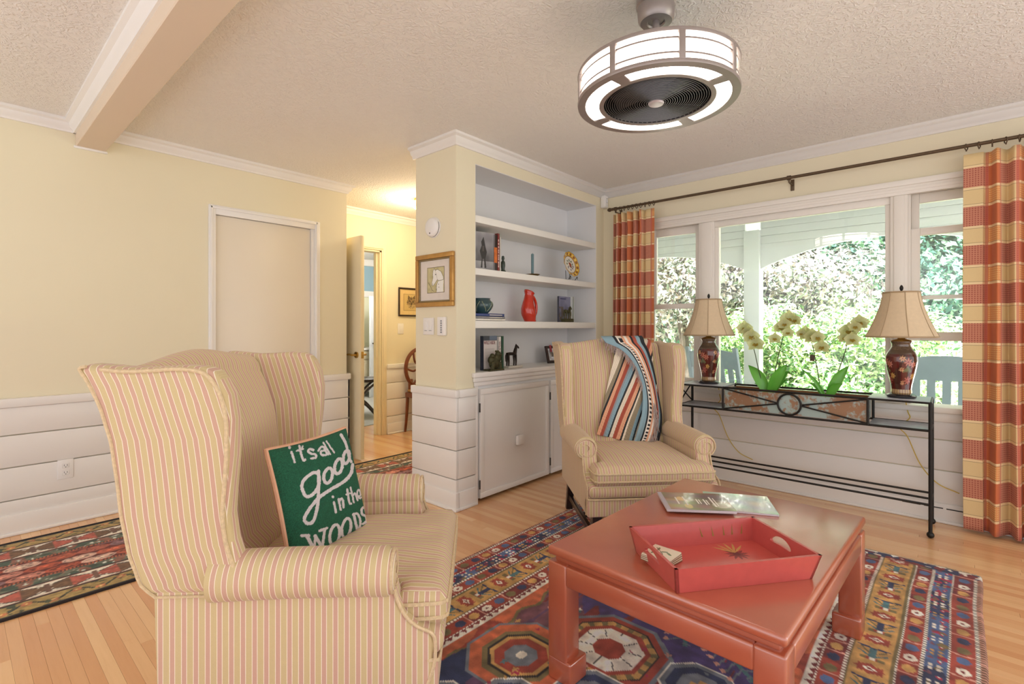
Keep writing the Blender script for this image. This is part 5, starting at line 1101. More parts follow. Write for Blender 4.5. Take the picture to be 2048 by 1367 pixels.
# ================================================================ LAMPS
M_shade = P('tan_silk_shade', (222, 200, 166), .8, var=.05, vs=60, bump=.06, bs=500); M_trim = P('shade_trim', (178, 154, 120), .7)
def lamp():
    t = thing('table_lamp', '', 'lamp', (0, 0, 0), 0, 'pair of table lamps on the console')
    part('base', MB().lathe([(0, 0), (.070, 0), (.073, .006), (.073, .012), (.065, .018), (.058, .022), (0, .022)], 36), P('black_wood_base', (28, 26, 30), .25, coat=.4), t)
    pr = [(.054, .022), (.058, .03), (.056, .05), (.060, .08), (.072, .13), (.084, .18), (.090, .215), (.088, .245), (.076, .27), (.060, .292), (.053, .305), (.053, .318), (.060, .330), (.061, .335), (.05, .335)]
    zs = np.array([p[1] for p in pr]); rs = .88*np.array([p[0] for p in pr]); tt = np.linspace(0, 1, len(pr))
    me, u, v = grid_mesh('vase', 180, 130, lambda U, V: np.stack([np.interp(V, tt, rs)*np.cos(U*2*PI), np.interp(V, tt, rs)*np.sin(U*2*PI), np.interp(V, tt, zs)], 1))
    co = vco(me); ang = u*2*PI; hz = co[:, 2]; X_ = ang*.085; Y_ = hz; per = 2*PI*.085
    c = np.tile(np.array((96, 34, 30.)), (len(u), 1)); c[vnoise(u*6, v, 4, 3) > .62] = (72, 42, 34); c[(hz > .26)] = (96, 78, 64); c[(hz > .285) & (vnoise(u*20, v*12, 5, 4) > .55)] = (120, 98, 78); c[hz < .05] = (150, 116, 84); c[(hz < .05) & (((u*24) % 1) < .4)] = (190, 160, 110)
    rq = np.random.default_rng(6)
    for k in range(4):
        x0 = per*k/4+.02
        def D(cx, cy): dx = (X_-cx+per/2) % per-per/2; return dx, Y_-cy
        for j in range(7):
            dx, dy = D(x0+.01*j-.03, .15); a = .9+.22*j; p_, q_ = dx*math.cos(a)+dy*math.sin(a), -dx*math.sin(a)+dy*math.cos(a); c[(p_ > 0) & (p_ < .05) & (abs(q_) < .004*np.sin(PI*np.clip(p_/.05, 0, 1)))] = (112, 118, 84)
        for ox, oy, r_, col in ((0, .215, .019, (196, 120, 96)), (-.03, .235, .014, (214, 160, 104)), (.03, .20, .016, (206, 130, 110)), (.005, .105, .02, (190, 104, 92)), (.04, .13, .015, (214, 170, 96)), (-.035, .17, .012, (220, 176, 130)), (-.03, .09, .012, (200, 150, 110))):
            dx, dy = D(x0+ox, oy); rr_ = np.hypot(dx, dy); th_ = np.arctan2(dy, dx); r_ = r_*1.3; c[rr_ < r_*(.72+.28*np.cos(7*th_+k))] = col; c[rr_ < r_*.25] = (150, 60, 50)
    paint(me, lin(c)); me.materials.append(PA('cloisonne_glaze', .12, coat=.8, var=.06)); link('vase', me, t)
    part('cap', MB().lathe([(.053, .335), (.045, .342), (.02, .35), (.012, .37), (.008, .42), (0, .42)], 24), M_brass, t)
    part('harp', MB().tube(spline([(.012, 0, .365), (.045, 0, .42), (.05, 0, .52), (.02, 0, .62), (0, 0, .634), (-.02, 0, .62), (-.05, 0, .52), (-.045, 0, .42), (-.012, 0, .365)], 5), .0022, 6), M_brass, t)
    part('bulb', MB().lathe([(.012, .38), (.014, .40), (.028, .44), (.03, .46), (.02, .485), (0, .492)], 18), P('frosted_bulb', (240, 238, 230), .4), t)
    zs2 = np.linspace(0, 1, 18); z0, z1 = .362, .628; rb = lambda q: .091+(.179-.091)*((1-q)**1.5)
    def shf(U, V):
        q = V; r = rb(q)*(1-.012*np.abs(np.sin(U*4*PI*1.0))**.5*0)*(1-.020*np.cos((U*8 % 1-.5)*PI)*0+0.0); seg = (U*8) % 1; flat = np.cos(PI/8)/np.cos((seg-.5)*PI/4); r = r*(.55+.45*flat/np.cos(PI/8)*np.cos(PI/8)); return np.stack([r*np.cos(U*2*PI), r*np.sin(U*2*PI), z0+(z1-z0)*q], 1)
    me, u, v = grid_mesh('shade', 96, 20, shf); me.materials.append(M_shade); o = link('shade', me, t); o.modifiers.new('thick', 'SOLIDIFY').thickness = .002
    sd = o
    for k in range(8): part('seam', MB().tube([tuple(shf(np.array([k/8]), np.array([q]))[0]*np.array([1.004, 1.004, 1])) for q in np.linspace(0, 1, 14)], .0022, 5), M_trim, sd)
    for q in (0, 1): part('band', MB().tube([tuple(shf(np.array([a]), np.array([float(q)]))[0]) for a in np.linspace(0, 1, 65)[:-1]], .0045, 6, closed=True), M_trim, sd)
    part('spider', MB().tube([(-.09, 0, .626), (.09, 0, .626)], .002, 5).tube([(0, -.09, .626), (0, .09, .626)], .002, 5), M_brass, sd)
    part('finial', MB().lathe([(0, .63), (.006, .632), (.005, .638), (.009, .648), (.010, .656), (.006, .668), (0, .674)], 14), M_iron, t)
    return t
lR = lamp(); lR['label'] = 'red floral vase lamp standing by the right curtain'; lR.location = (3.79, .232, CZ+.0075); lR.rotation_euler.z = .25
lL = copy_tree(lR); lL['label'] = 'red floral vase lamp standing behind the far armchair'; lL.location = (3.79, 1.377, CZ+.0075); lL.rotation_euler.z = 1.1
M_cord = P('gold_cord', (214, 186, 84), .5)
for lp_, y in ((lR, .232), (lL, 1.377)):
    W_ = lambda p: Matrix.Rotation(-lp_.rotation_euler.z, 4, 'Z') @ (Vector(p)-lp_.location)
    pts = [W_(p) for p in ((3.84, y+.03, CZ+.012), (3.955, y+.0, CZ+.012), (3.968, y-.02, .66), (3.95, y-.03, .62), (3.955, y+.02, .56), (3.965, y-.02, .50), (3.975, y-.08, .34), (3.97, y-.16, .24), (3.965, y-.26, .20))]
    part('cord', MB().tube(spline(pts, 6), .0032, 6), M_cord, lp_)
# ================================================================ ORCHIDS
M_petal = PA('orchid_petal', .5, 0, 0, 300, .06, 90, .002, translucent=.5); M_stem = P('orchid_stem', (74, 84, 50), .5, var=.15); M_ol = P('orchid_leaf', (104, 186, 66), .35, var=.12, vs=12, coat=.25)
def zp(xz, yz, x=3.785): return on_x(1340+xz*.3949, 560+yz*.3949, x)
def flower(parent, p, size, seed):
    r = random.Random(seed); verts = []; faces = []; cols = []
    n = (CAM-p).normalized(); n = (n+Vector((r.uniform(-.5, .5), r.uniform(-.5, .5), r.uniform(-.35, .25)))).normalized(); up = Vector((0, 0, 1)); a = up.cross(n).normalized(); b = n.cross(a)
    def petal(ang, l, w_, cup, col):
        base = len(verts); d = a*math.cos(ang)+b*math.sin(ang); e = n.cross(d)
        for i in range(7):
            q = i/6; ww = w_*math.sin(PI*min(1, q**.7*.93+.06))
            for j in (-1, -.5, 0, .5, 1): verts.append(p+d*(l*q)+e*(ww*j)+n*(cup*q*q+.12*l*abs(j)*q-.003)); cols.append(np.array(col)*(1-.12*(1-q)))
        for i in range(6):
            for j in range(4): k = base+i*5+j; faces.append((k, k+1, k+6, k+5))
    L_ = (238, 241, 188)
    for ang in (PI/2, PI/2+2*PI*.36, PI/2-2*PI*.36): petal(ang+r.uniform(-.1, .1), size*.52, size*.21, -.004, (232, 236, 172))
    for ang in (.12, PI-.12): petal(ang, size*.5, size*.33, .004, L_)
    for ang in (-PI/2, -PI/2+.9, -PI/2-.9): petal(ang, size*.2, size*.09, size*.14, (196, 170, 70))
    me = bpy.data.meshes.new('flower'); me.from_pydata([tuple(q) for q in verts], [], faces); me.polygons.foreach_set('use_smooth', [True]*len(faces)); paint(me, lin(np.array(cols))); me.materials.append(M_petal); o = link('flower', me, parent); o.location = -parent.location
def oleaf(parent, base, tip, w_, bow):
    b = Vector(base); t_ = Vector(tip); d = t_-b; l = d.length; d.normalize(); sd = d.cross((CAM-b).normalized()).normalized(); nrm = sd.cross(d)
    def f(u, v): q = u; ww = w_*math.sin(PI*min(1, .08+.92*q)**.85)*(1 if q < 1 else 0); j = v*2-1; return b+d*(l*q)+nrm*(bow*math.sin(PI*q)+.25*w_*j*j)+sd*(ww*j)+Vector((0, 0, .03*math.sin(PI*q)))
    o = part('leaf', MB().grid(f, 14, 8, .0015), M_ol, parent, 60); o.location = -parent.location
def orchid(label, base, stems, leaves, seed, tagp=None):
    bp = zp(*base); t = thing('moth_orchid', label, 'orchid', (bp.x, bp.y, .70), 0, 'orchids in the planter'); k = seed
    for pts, fls in stems:
        P3 = [zp(*q) for q in pts]; P3[0].z = .70
        for i, q in enumerate(P3): q.x += .01*math.sin(i*1.3+k)
        o = part('stem', MB().tube(spline(P3, 6), .0034, 7, r1=.002), M_stem, t); o.location = -t.location
        for (fx, fy, s_) in fls: flower(t, zp(fx, fy, 3.765+.03*math.sin(k)), s_*1.32, k); k += 1
    for tip, w_, bow in leaves: tp_ = zp(*tip); b0 = Vector((bp.x, bp.y, .705)); tp_.x += .02*math.sin(k*2.1); oleaf(t, b0, tp_, w_, bow); k += 1
    m = MB(); rf = random.Random(seed)
    for i in range(7): e = bp+Vector((rf.uniform(-.05, .02), rf.uniform(-.08, .08), 0)); m.tube(spline([(bp.x, bp.y, .71), ((bp.x+e.x)/2, (bp.y+e.y)/2, .73), (e.x, e.y, .705)], 4), .003, 5)
    o = part('aerial_root', m, P('pale_root', (190, 190, 160), .7), t); o.location = -t.location
    if tagp:
        q = zp(*tagp); m = MB().prism([(-.0135, -.021), (.0135, -.021), (.0135, .015), (.007, .021), (-.007, .021), (-.0135, .015)], -.0008, .0008, 'x'); m.box(-.0016, -.0008, -.007, .007, -.009, -.004); o = part('plant_tag', m, P('brown_card', (82, 62, 52), .6), t); o.location = q-t.location
    return t
orchid('pale lime orchid in the planter nearer the left lamp', (500, 562), [([(490, 565), (455, 470), (428, 355), (400, 285), (372, 235)], [(378, 243, .085), (412, 285, .088), (434, 322, .09), (395, 262, .07)]), ([(512, 565), (535, 440), (565, 320), (582, 262), (605, 215)], [(600, 195, .09), (632, 202, .07), (562, 238, .075), (530, 295, .065), (597, 265, .06), (580, 222, .07)])], [((394, 432), .038, .02), ((600, 420), .036, .015), ((604, 458), .032, .0), ((590, 505), .026, -.01), ((430, 520), .02, -.005)], 3)
orchid('pale lime orchid with a brown tag nearer the right lamp', (795, 575), [([(770, 578), (748, 460), (728, 350), (715, 300)], [(688, 270, .085), (722, 285, .085), (748, 290, .075), (768, 338, .075), (664, 270, .05)]), ([(815, 578), (850, 470), (885, 370), (908, 292), (948, 225)], [(905, 258, .09), (960, 214, .08), (884, 292, .06), (922, 300, .075), (938, 235, .06)])], [((668, 448), .010, .02), ((702, 520), .016, .01), ((906, 432), .032, .0), ((880, 520), .024, .0), ((690, 470), .009, .02)], 40, (720, 393))
# ================================================================ CURTAINS
def plaid():
    t = NT('plaid_curtain_cloth'); t.set(.9); t.b.inputs['Sheen Weight'].default_value = .1
    uv = t.n('ShaderNodeUVMap', uv_map='UVMap'); sp = t.sep(uv.outputs[0]); s, z = sp[0], sp[1]
    fs = t.m_('FRACT', t.m_('DIVIDE', s, .30)); fz = t.m_('FRACT', t.m_('DIVIDE', z, .223))
    B = t.m_('LESS_THAN', fs, .40); Rd = t.m_('LESS_THAN', fz, .50)
    dots = t.m_('GREATER_THAN', t.m_('MULTIPLY', t.m_('SINE', t.m_('MULTIPLY', t.m_('ADD', s, z), 2*PI/.024)), t.m_('SINE', t.m_('MULTIPLY', t.m_('SUBTRACT', s, z), 2*PI/.024))), .35)
    cream = L4((230, 205, 152)); rd = t.mix(dots, L4((202, 136, 110)), L4((160, 84, 72))); gd = t.mix(dots, L4((222, 148, 90)), L4((240, 200, 134))); sol = L4((202, 110, 68))
    c = t.mix(B, t.mix(Rd, cream, rd), t.mix(Rd, gd, sol))
    ln = lambda f, a, w_: t.m_('LESS_THAN', t.m_('ABSOLUTE', t.m_('SUBTRACT', f, a)), w_)
    c = t.mix(t.m_('MULTIPLY', t.m_('MAXIMUM', ln(fz, .53, .03), ln(fz, .97, .03)), .75), c, L4((246, 222, 176))); c = t.mix(t.m_('MULTIPLY', t.m_('MAXIMUM', ln(fz, .565, .006), ln(fz, .935, .006)), .6), c, L4((110, 90, 70)))
    c = t.mix(t.m_('MULTIPLY', t.m_('MAXIMUM', ln(fs, .42, .02), ln(fs, .98, .02)), .7), c, L4((196, 96, 80)))
    nz = t.noise(500, 2); c = t.mix(t.m_('MULTIPLY', nz.outputs['Fac'], .12), c, L4((150, 90, 60))); t.put(t.b.inputs['Base Color'], c); t.bump(nz.outputs['Fac'], .12, .002); return t.m
M_plaid = plaid(); RODX, RODZ = 3.905, 2.232
def curtain(label, y0, y1, npl, s0, side, lead=.06, bottom=.02):
    """hangs from y0 to y1; lead = flat leading edge next to the window"""
    t = thing('plaid_curtain', label, 'curtain', (0, 0, 0), 0, 'pair of plaid curtains'); nu, nv = 360, 60
    L_ = abs(y1-y0); sg = 1 if y1 > y0 else -1
    def path(q, V):
        ph = np.where(q < lead, 0, (q-lead)/(L_-lead)*npl); amp = np.where(q < lead, 0, 1)
        env = np.interp(V, [0, .5, .86, .93, 1], [1.0, .92, .75, .5, .8]); sq = np.sin(2*PI*ph); sq = np.sign(sq)*np.abs(sq)**.8
        return amp*env*(.042*sq+.008*np.sin(2*PI*ph*2.3+1)), ph
    def f(U, V):
        q = U*L_; dx, ph = path(q, V); gather = 1+.05*(1-V)*(q/L_-.3); z = bottom+(RODZ-.052-bottom)*V
        return np.stack([RODX-.01+dx-.02*(1-V)*0, y0+sg*q*gather+.010*np.sin(2*PI*ph*.5+2*V)*(1-V), z], 1)
    me, u, v = grid_mesh('cloth', nu, nv, f); co = vco(me).reshape(nu+1, nv+1, 3)
    ds = np.zeros(nu+1); mid = co[:, nv//3]; ds[1:] = np.cumsum(np.linalg.norm(np.diff(mid, axis=0), axis=1)); S_ = np.repeat(ds+s0, nv+1)
    uvl = me.uv_layers.new(name='UVMap'); vi = np.empty(len(me.loops), int); me.loops.foreach_get('vertex_index', vi); Z_ = co.reshape(-1, 3)[:, 2]
    uvl.data.foreach_set('uv', np.stack([S_[vi], Z_[vi]+.02], 1).astype(np.float32).ravel()); me.materials.append(M_plaid); o = link('cloth', me, t); o.modifiers.new('thick', 'SOLIDIFY').thickness = .0025
    ring = MB().tube([(.017*math.cos(a), 0, .017*math.sin(a)) for a in np.linspace(0, 2*PI, 21)[:-1]], .0028, 6, closed=True).sphere((0, 0, -.021), .004, (1, 1, 1), 8, 6).mesh('ring', M_iron2, 60)
    rr_ = random.Random(int(abs(y0)*100)); n = int(npl*1.5)+2
    for k in range(n):
        q = .012+(L_-.03)*k/(n-1); ro_ = link('ring', ring, t, (RODX, y0+sg*q, RODZ-.006)); ro_.rotation_euler = (0, rr_.uniform(-.1, .1), rr_.uniform(-.5, .5))
    return t
M_iron2 = P('oil_rubbed_bronze', (104, 86, 66), .45, .6, var=.15, vs=40)
curtain('plaid curtain hanging between the bookcase and the left lamp', 1.862, 2.245, 5.5, .10, -1, .075)
curtain('plaid curtain at the right edge beside the right lamp', -.045, -.62, 6.5, .17, 1, .085)
rd = thing('curtain_rod', 'long bronze curtain rod above the picture window', 'rod', (0, 0, 0))
part('rod', MB().tube([(RODX, -1.2, RODZ), (RODX, 2.26, RODZ)], .0105, 12), M_iron2, rd)
part('finial', MB().lathe([(0, 0), (.012, .004), (.014, .012), (.010, .018), (.017, .03), (.018, .042), (.010, .056), (0, .062)], 16).xf(Matrix.Translation((RODX, 2.255, RODZ)) @ Matrix.Rotation(-PI/2, 4, 'X')), M_iron2, rd)
yb_ = on_x(1578, 355, RODX).y
for y in (yb_, 2.235): part('bracket', MB().tube([(XW-.004, y, RODZ-.03), (RODX, y, RODZ-.03), (RODX, y, RODZ)], .006, 8).box(XW-.006, XW-.0005, y-.012, y+.012, RODZ-.07, RODZ+.01, .002).tube([(RODX, y-.012, RODZ), (RODX, y+.012, RODZ)], .016, 12), M_iron2, rd)
# ================================================================ CEILING FAN LIGHT
fp = cam2world(.549, 1.9); FZ0, FZ1 = 2.04, 2.15
fan = thing('drum_fan_light', 'round caged fan light with glowing drum hanging from the ceiling', 'fan light', (fp.x, fp.y, 0), YAW-PI/2)
M_nick = P('brushed_bronze_nickel', (164, 154, 150), .38, .55, var=.06, vs=30)
M_dif = P('frosted_diffuser', (255, 244, 232), .5, var=.005, emit=5.0); M_dark = P('fan_black', (22, 22, 24), .5)
part('canopy', MB().lathe([(0, ZC), (.072, ZC), (.074, 2.405), (.068, 2.40), (.07, 2.395), (.066, 2.352), (.058, 2.342), (.034, 2.340), (.030, 2.346), (0, 2.346)][::-1], 40), M_nick, fan)
part('downrod', MB().lathe([(.013, 2.14), (.013, 2.35)], 18).lathe([(.02, 2.15), (.022, 2.17), (.014, 2.19)], 18), M_nick, fan)
Rr = .295
part('diffuser_drum', MB().lathe([(Rr-.016, FZ0+.008), (Rr-.016, FZ1-.006)], 80, caps=False), M_dif, fan)
part('top_plate', MB().lathe([(.02, FZ1-.002), (Rr-.012, FZ1-.002), (Rr-.012, FZ1-.008), (.02, FZ1-.008)], 64, caps=False), M_dark, fan)
for z in (FZ0+.004, FZ1-.004): part('rim_ring', MB().lathe([(Rr-.014, z-.007), (Rr, z-.007), (Rr+.002, z), (Rr, z+.006), (Rr-.014, z+.006), (Rr-.014, z-.007)], 80, caps=False), M_nick, fan)
for z in (FZ0+.032, FZ1-.030): part('band_ring', MB().lathe([(Rr-.014, z-.003), (Rr-.006, z-.003), (Rr-.006, z+.003), (Rr-.014, z+.003), (Rr-.014, z-.003)], 80, caps=False), M_nick, fan)
vb = MB().box(Rr-.014, Rr+.001, -.011, .011, FZ0, FZ1, .002).mesh('upright', M_nick)
for k in range(8): o = link('upright', vb, fan); o.rotation_euler.z = k*PI/4
# bottom plate ring with four glowing slots
ri, ro_, si, so_ = .196, Rr, .214, .266
m = MB()
for z in (FZ0-.004, FZ0+.004): m.lathe([(ri, z), (si, z)], 96, caps=False); m.lathe([(so_, z), (ro_, z)], 96, caps=False)
for r in (ri, si, so_, ro_): m.lathe([(r, FZ0-.004), (r, FZ0+.004)], 96, caps=False)
for k in range(4):
    a0 = PI/4+k*PI/2; m.lathe([(si, FZ0-.0041), (so_, FZ0-.0041), (so_, FZ0+.004), (si, FZ0+.004)], 6, a0=a0-.085, a1=a0+.085, caps=False)
    for e in (-1, 1):
        aa = a0+e*.085; cx_, cy_ = (si+so_)/2*math.cos(aa), (si+so_)/2*math.sin(aa)
pl_ = part('bottom_plate', m, M_nick, fan)
for k in range(4):
    a0 = k*PI/2-PI/4+.10; part('glow_slot', MB().lathe([(si+.001, FZ0-.001), (so_-.001, FZ0-.001)], 30, a0=a0, a1=a0+PI/2-.20, caps=False), M_dif, fan)
part('housing', MB().lathe([(ri, FZ0), (ri+.002, FZ1-.012), (.02, FZ1-.012)], 64, caps=False), M_dark, fan)
for k in range(19):
    r = .036+k*.0085; part('grille_ring', MB().tube([(r*math.cos(a), r*math.sin(a), FZ0+.002-.006*(1-(r/.19)**2)) for a in np.linspace(0, 2*PI, 57)[:-1]], .0014, 5, closed=True), P('grille_wire', (120, 118, 120), .35, .8), fan)
for k in range(6): a = k*PI/3+.2; part('grille_spoke', MB().tube([(.03*math.cos(a), .03*math.sin(a), FZ0-.002), (ri*math.cos(a), ri*math.sin(a), FZ0+.004)], .0016, 5), M_dark, fan)
part('hub_cap', MB().lathe([(0, FZ0-.012), (.026, FZ0-.011), (.030, FZ0-.006), (.030, FZ0), (0, FZ0)], 28), P('hub_silver', (206, 200, 204), .3, .5), fan)
bl = MB().prism([(.03, -.02), (.17, -.05), (.175, .045), (.03, .02)], -.002, .002, 'z', .001).xf(Matrix.Translation((0, 0, FZ0+.045)) @ Matrix.Rotation(.35, 4, 'X')).mesh('blade', P('blade_grey', (60, 60, 62), .4, .3))
for k in range(5): o = link('blade', bl, fan); o.rotation_euler.z = k*2*PI/5
part('motor', MB().lathe([(0, FZ0+.02), (.04, FZ0+.022), (.045, FZ0+.03), (.045, FZ1-.02), (0, FZ1-.02)], 28), M_dark, fan)
# ================================================================ THINGS ON THE WALLS
# horse picture on the pier end (plane x = XP)
M_gold = P('gilt_frame', (196, 150, 84), .35, .55, var=.15, vs=25); M_goldd = P('dark_beaded_gilt', (150, 132, 96), .4, .5, var=.3, vs=200)
def framed(name, label, origin, ax_u, ax_n, w_, h_, mould, mats, mat_w, artfn, art):
    """flat picture: origin = lower left corner on the wall, ax_u along the wall, ax_n out of it"""
    t = thing(name, label, 'picture', origin); M4 = Matrix((ax_u, (0, 0, 1), ax_n)).transposed().to_4x4()
    fr_ = MB()
    for a, b, c_, d in ((0, w_, 0, mould), (0, w_, h_-mould, h_), (0, mould, mould, h_-mould), (w_-mould, w_, mould, h_-mould)): fr_.box(a, b, c_, d, 0, .022, .005, 2)
    part('moulding', fr_.xf(M4), mats[0], t)
    i0 = mould; bd_ = mould*.35; fi = MB()
    for a, b, c_, d in ((i0, w_-i0, i0, i0+bd_), (i0, w_-i0, h_-i0-bd_, h_-i0), (i0, i0+bd_, i0+bd_, h_-i0-bd_), (w_-i0-bd_, w_-i0, i0+bd_, h_-i0-bd_)): fi.box(a, b, c_, d, 0, .015, .002, 1)
    part('inner_moulding', fi.xf(M4), mats[1], t)
    part('mat_board', MB().box(i0, w_-i0, i0, h_-i0, .001, .006).xf(M4), mats[2], t, 0)
    x0, x1, y0, y1 = art; part('art_edge', MB().box(x0-.003, x1+.003, y0-.003, y1+.003, .006, .0066).xf(M4), P('art_edge_dark', (90, 74, 52), .6), t, 0)
    me, u, v = grid_mesh('drawing', 90, 110, lambda U, V: np.stack([x0+U*(x1-x0), y0+V*(y1-y0), np.full(U.shape, .007)], 1)); me.transform(M4); paint(me, lin(artfn(u, v))); me.materials.append(PA('drawn_paper', .7, var=.04)); link('drawing', me, t)
    return t
def white_horse(u, v):
    b = np.tile(np.array((196, 186, 140.)), (len(u), 1))+26*(vnoise(u, v, 8, 3)-.5)[:, None]; W_ = (238, 236, 228)
    head = [(.34, .86), (.42, .97), (.47, .88), (.62, .92), (.82, .82), (.95, .62), (.98, .5), (.86, .47), (.70, .46), (.60, .50), (.54, .44), (.44, .34), (.36, .27), (.27, .30), (.28, .42), (.34, .60), (.33, .74)]
    b[inpoly(u, v, head)] = W_; b[inpoly(u, v, [(.64, .44), (.8, .46), (.97, .5), (.96, .0), (.56, .0), (.54, .2)])] = W_
    ol = dseg(u, v, head+head[:1]) < .010; b[ol] = (126, 118, 96)
    b[np.hypot(u-.50, v-.72) < .026] = (50, 44, 40); b[np.hypot(u-.33, v-.34) < .018] = (90, 80, 76)
    b[dseg(u, v, [(.47, .88), (.54, .74), (.58, .60), (.62, .50)]) < .008] = (176, 170, 156); b[dseg(u, v, [(.64, .44), (.56, .3), (.56, .05)]) < .010] = (126, 118, 96)
    for a, c_ in ((.68, .32), (.70, .2), (.55, .12)): b[np.hypot(u-a, v-c_) < .02] = (80, 78, 76)
    b[dseg(u, v, [(.05, .42), (.2, .25), (.28, .1), (.4, .05)]) < .012] = (120, 110, 84); return np.clip(b, 0, 255)
yl, yr = on_x(833, 560, XP-.01).y, on_x(908, 560, XP-.01).y
zt_, zb_ = on_x(870, 507, XP-.01).z, on_x(870, 613, XP-.01).z
fw_ = yl-yr; fh_ = zt_-zb_; k_ = 1.0
framed('framed_horse_print', 'gilt framed drawing of a white horse on the pier', (XP-.0005, yl, zb_), (0, -1, 0), (-1, 0, 0), fw_, fh_, .032, (M_gold, M_goldd, P('ivory_mat_board', (228, 218, 208), .8)), .05, white_horse, (fw_*.30, fw_*.74, fh_*.27, fh_*.74))
# smoke alarm
p = on_x(868, 455, XP)
t = thing('smoke_alarm', 'round white smoke alarm high on the pier', 'alarm', (XP-.0005, p.y, p.z)); Rm = Matrix.Rotation(-PI/2, 4, 'Y')
part('body', MB().lathe([(0, .034), (.05, .034), (.060, .028), (.066, .016), (.066, .006), (.070, .004), (.070, 0), (0, 0)][::-1], 40).xf(Rm), M_white, t); part('vent_ring', MB().lathe([(.0665, .010), (.0668, .014)], 40, caps=False, a0=2.4, a1=5.2).xf(Rm), P('slot_dark', (60, 58, 56)), t); part('button', MB().lathe([(0, .0365), (.012, .036), (.013, .034)], 20, (-.02, 0, 0)).xf(Rm), M_white, t); part('indicator', MB().lathe([(0, .0365), (.004, .036), (.005, .034)], 12, (-.042, .004, 0)).xf(Rm), M_dark, t)
# double switch and thermostat
p = on_x(858, 652, XP)
t = thing('light_switch', 'white double light switch on the pier beside the thermostat', 'switch', (XP-.0005, p.y, p.z)); part('plate', MB().box(-.006, 0, -.057, .057, -.058, .058, .003), M_white, t)
for s in (-1, 1): part('paddle', MB().box(-.009, -.005, s*.024-.016, s*.024+.016, -.033, .033, .002), M_white, t); part('slider', MB().box(-.010, -.008, s*.024-.013, s*.024+.013, -.032, -.028), P('grey_label', (150, 150, 156), .5), t)
p = on_x(887, 652, XP)
t = thing('thermostat', 'white thermostat with grey buttons on the pier', 'thermostat', (XP-.0005, p.y, p.z)); part('body', MB().box(-.026, 0, -.036, .036, -.062, .062, .005, 3), M_white, t)
for k in range(6): part('button', MB().box(-.028, -.0255, -.014, .0, -.045+k*.015, -.035+k*.015), P('grey_label', (150, 150, 156), .5), t)
# motion sensor in the corner
p = on_y(1208, 406, YB)
t = thing('motion_sensor', 'white motion sensor in the corner above the left curtain', 'sensor', (XW-.034, YB-.03, p.z)); part('body', MB().box(-.03, .03, -.025, .028, -.06, .055, .012, 4), M_white, t); part('lens', MB().box(-.016, .016, -.03, -.024, -.015, .01, .004), P('sensor_lens', (226, 226, 226), .3), t); part('indicator', MB().sphere((0, -.0255, .022), .004), M_dark, t)
# outlet on the door wall
p = on_y(131, 937, YD-.02)
t = thing('wall_outlet', 'white wall outlet low on the panelled wall by the runner', 'outlet', (p.x, YD-.0203, p.z)); part('plate', MB().box(-.037, .037, -.006, 0, -.058, .058, .003), M_white, t)
for z in (-.021, .021):
    r_ = part('receptacle', MB().box(-.017, .017, -.009, -.005, z-.014, z+.014, .004), M_white, t); part('slots', MB().box(-.008, -.006, -.0096, -.0088, z-.002, z+.008).box(.006, .008, -.0096, -.0088, z-.002, z+.008).box(-.002, .002, -.0096, -.0088, z-.010, z-.006), M_dark, r_)
# ================================================================ HALLWAY THINGS
def terrier(u, v):
    b = np.tile(np.array((204, 176, 116.)), (len(u), 1)); h = np.hypot((u-.55)*1.1, v-.48); F = (h < .36+.03*np.sin(np.arctan2(v-.48, u-.55)*17)); b[F] = (150, 124, 80)
    b[inpoly(u, v, [(.28, .7), (.32, .96), (.48, .78)])] = (110, 88, 56); b[inpoly(u, v, [(.62, .78), (.8, .96), (.82, .7)])] = (110, 88, 56); b[F & (vnoise(u, v, 16, 4) > .6)] = (104, 84, 54); b[np.hypot(u-.45, v-.56) < .035] = (44, 34, 26); b[np.hypot(u-.66, v-.56) < .035] = (44, 34, 26); b[np.hypot((u-.55), (v-.40)*1.2) < .05] = (40, 30, 24); b[F & (v < .36) & (vnoise(u, v, 22, 6) > .45)] = (190, 164, 112); return b
x0 = on_y(796, 600, YH).x; x1 = x0+.34; z1_ = on_y(796, 574, YH).z; z0_ = on_y(796, 632, YH).z
framed('framed_dog_print', 'dark framed drawing of a terrier in the hallway', (x0, YH-.0005, z0_), (1, 0, 0), (0, -1, 0), x1-x0, z1_-z0_, .014, (P('dark_wood_frame', (52, 34, 28), .35), P('dark_wood_frame', (52, 34, 28), .35), P('tan_mat_board', (222, 194, 136), .8)), .05, terrier, (.075, .27, .07, z1_-z0_-.075))
p = on_y(801, 657, YH); t = thing('light_switch', 'cream light switch in the hallway under the terrier picture', 'switch', (p.x, YH-.0005, p.z)); part('plate', MB().box(-.04, .04, -.006, 0, -.06, .06, .003), M_white, t); part('paddle', MB().box(-.016, .016, -.010, -.005, -.033, .033, .002), M_white, t)
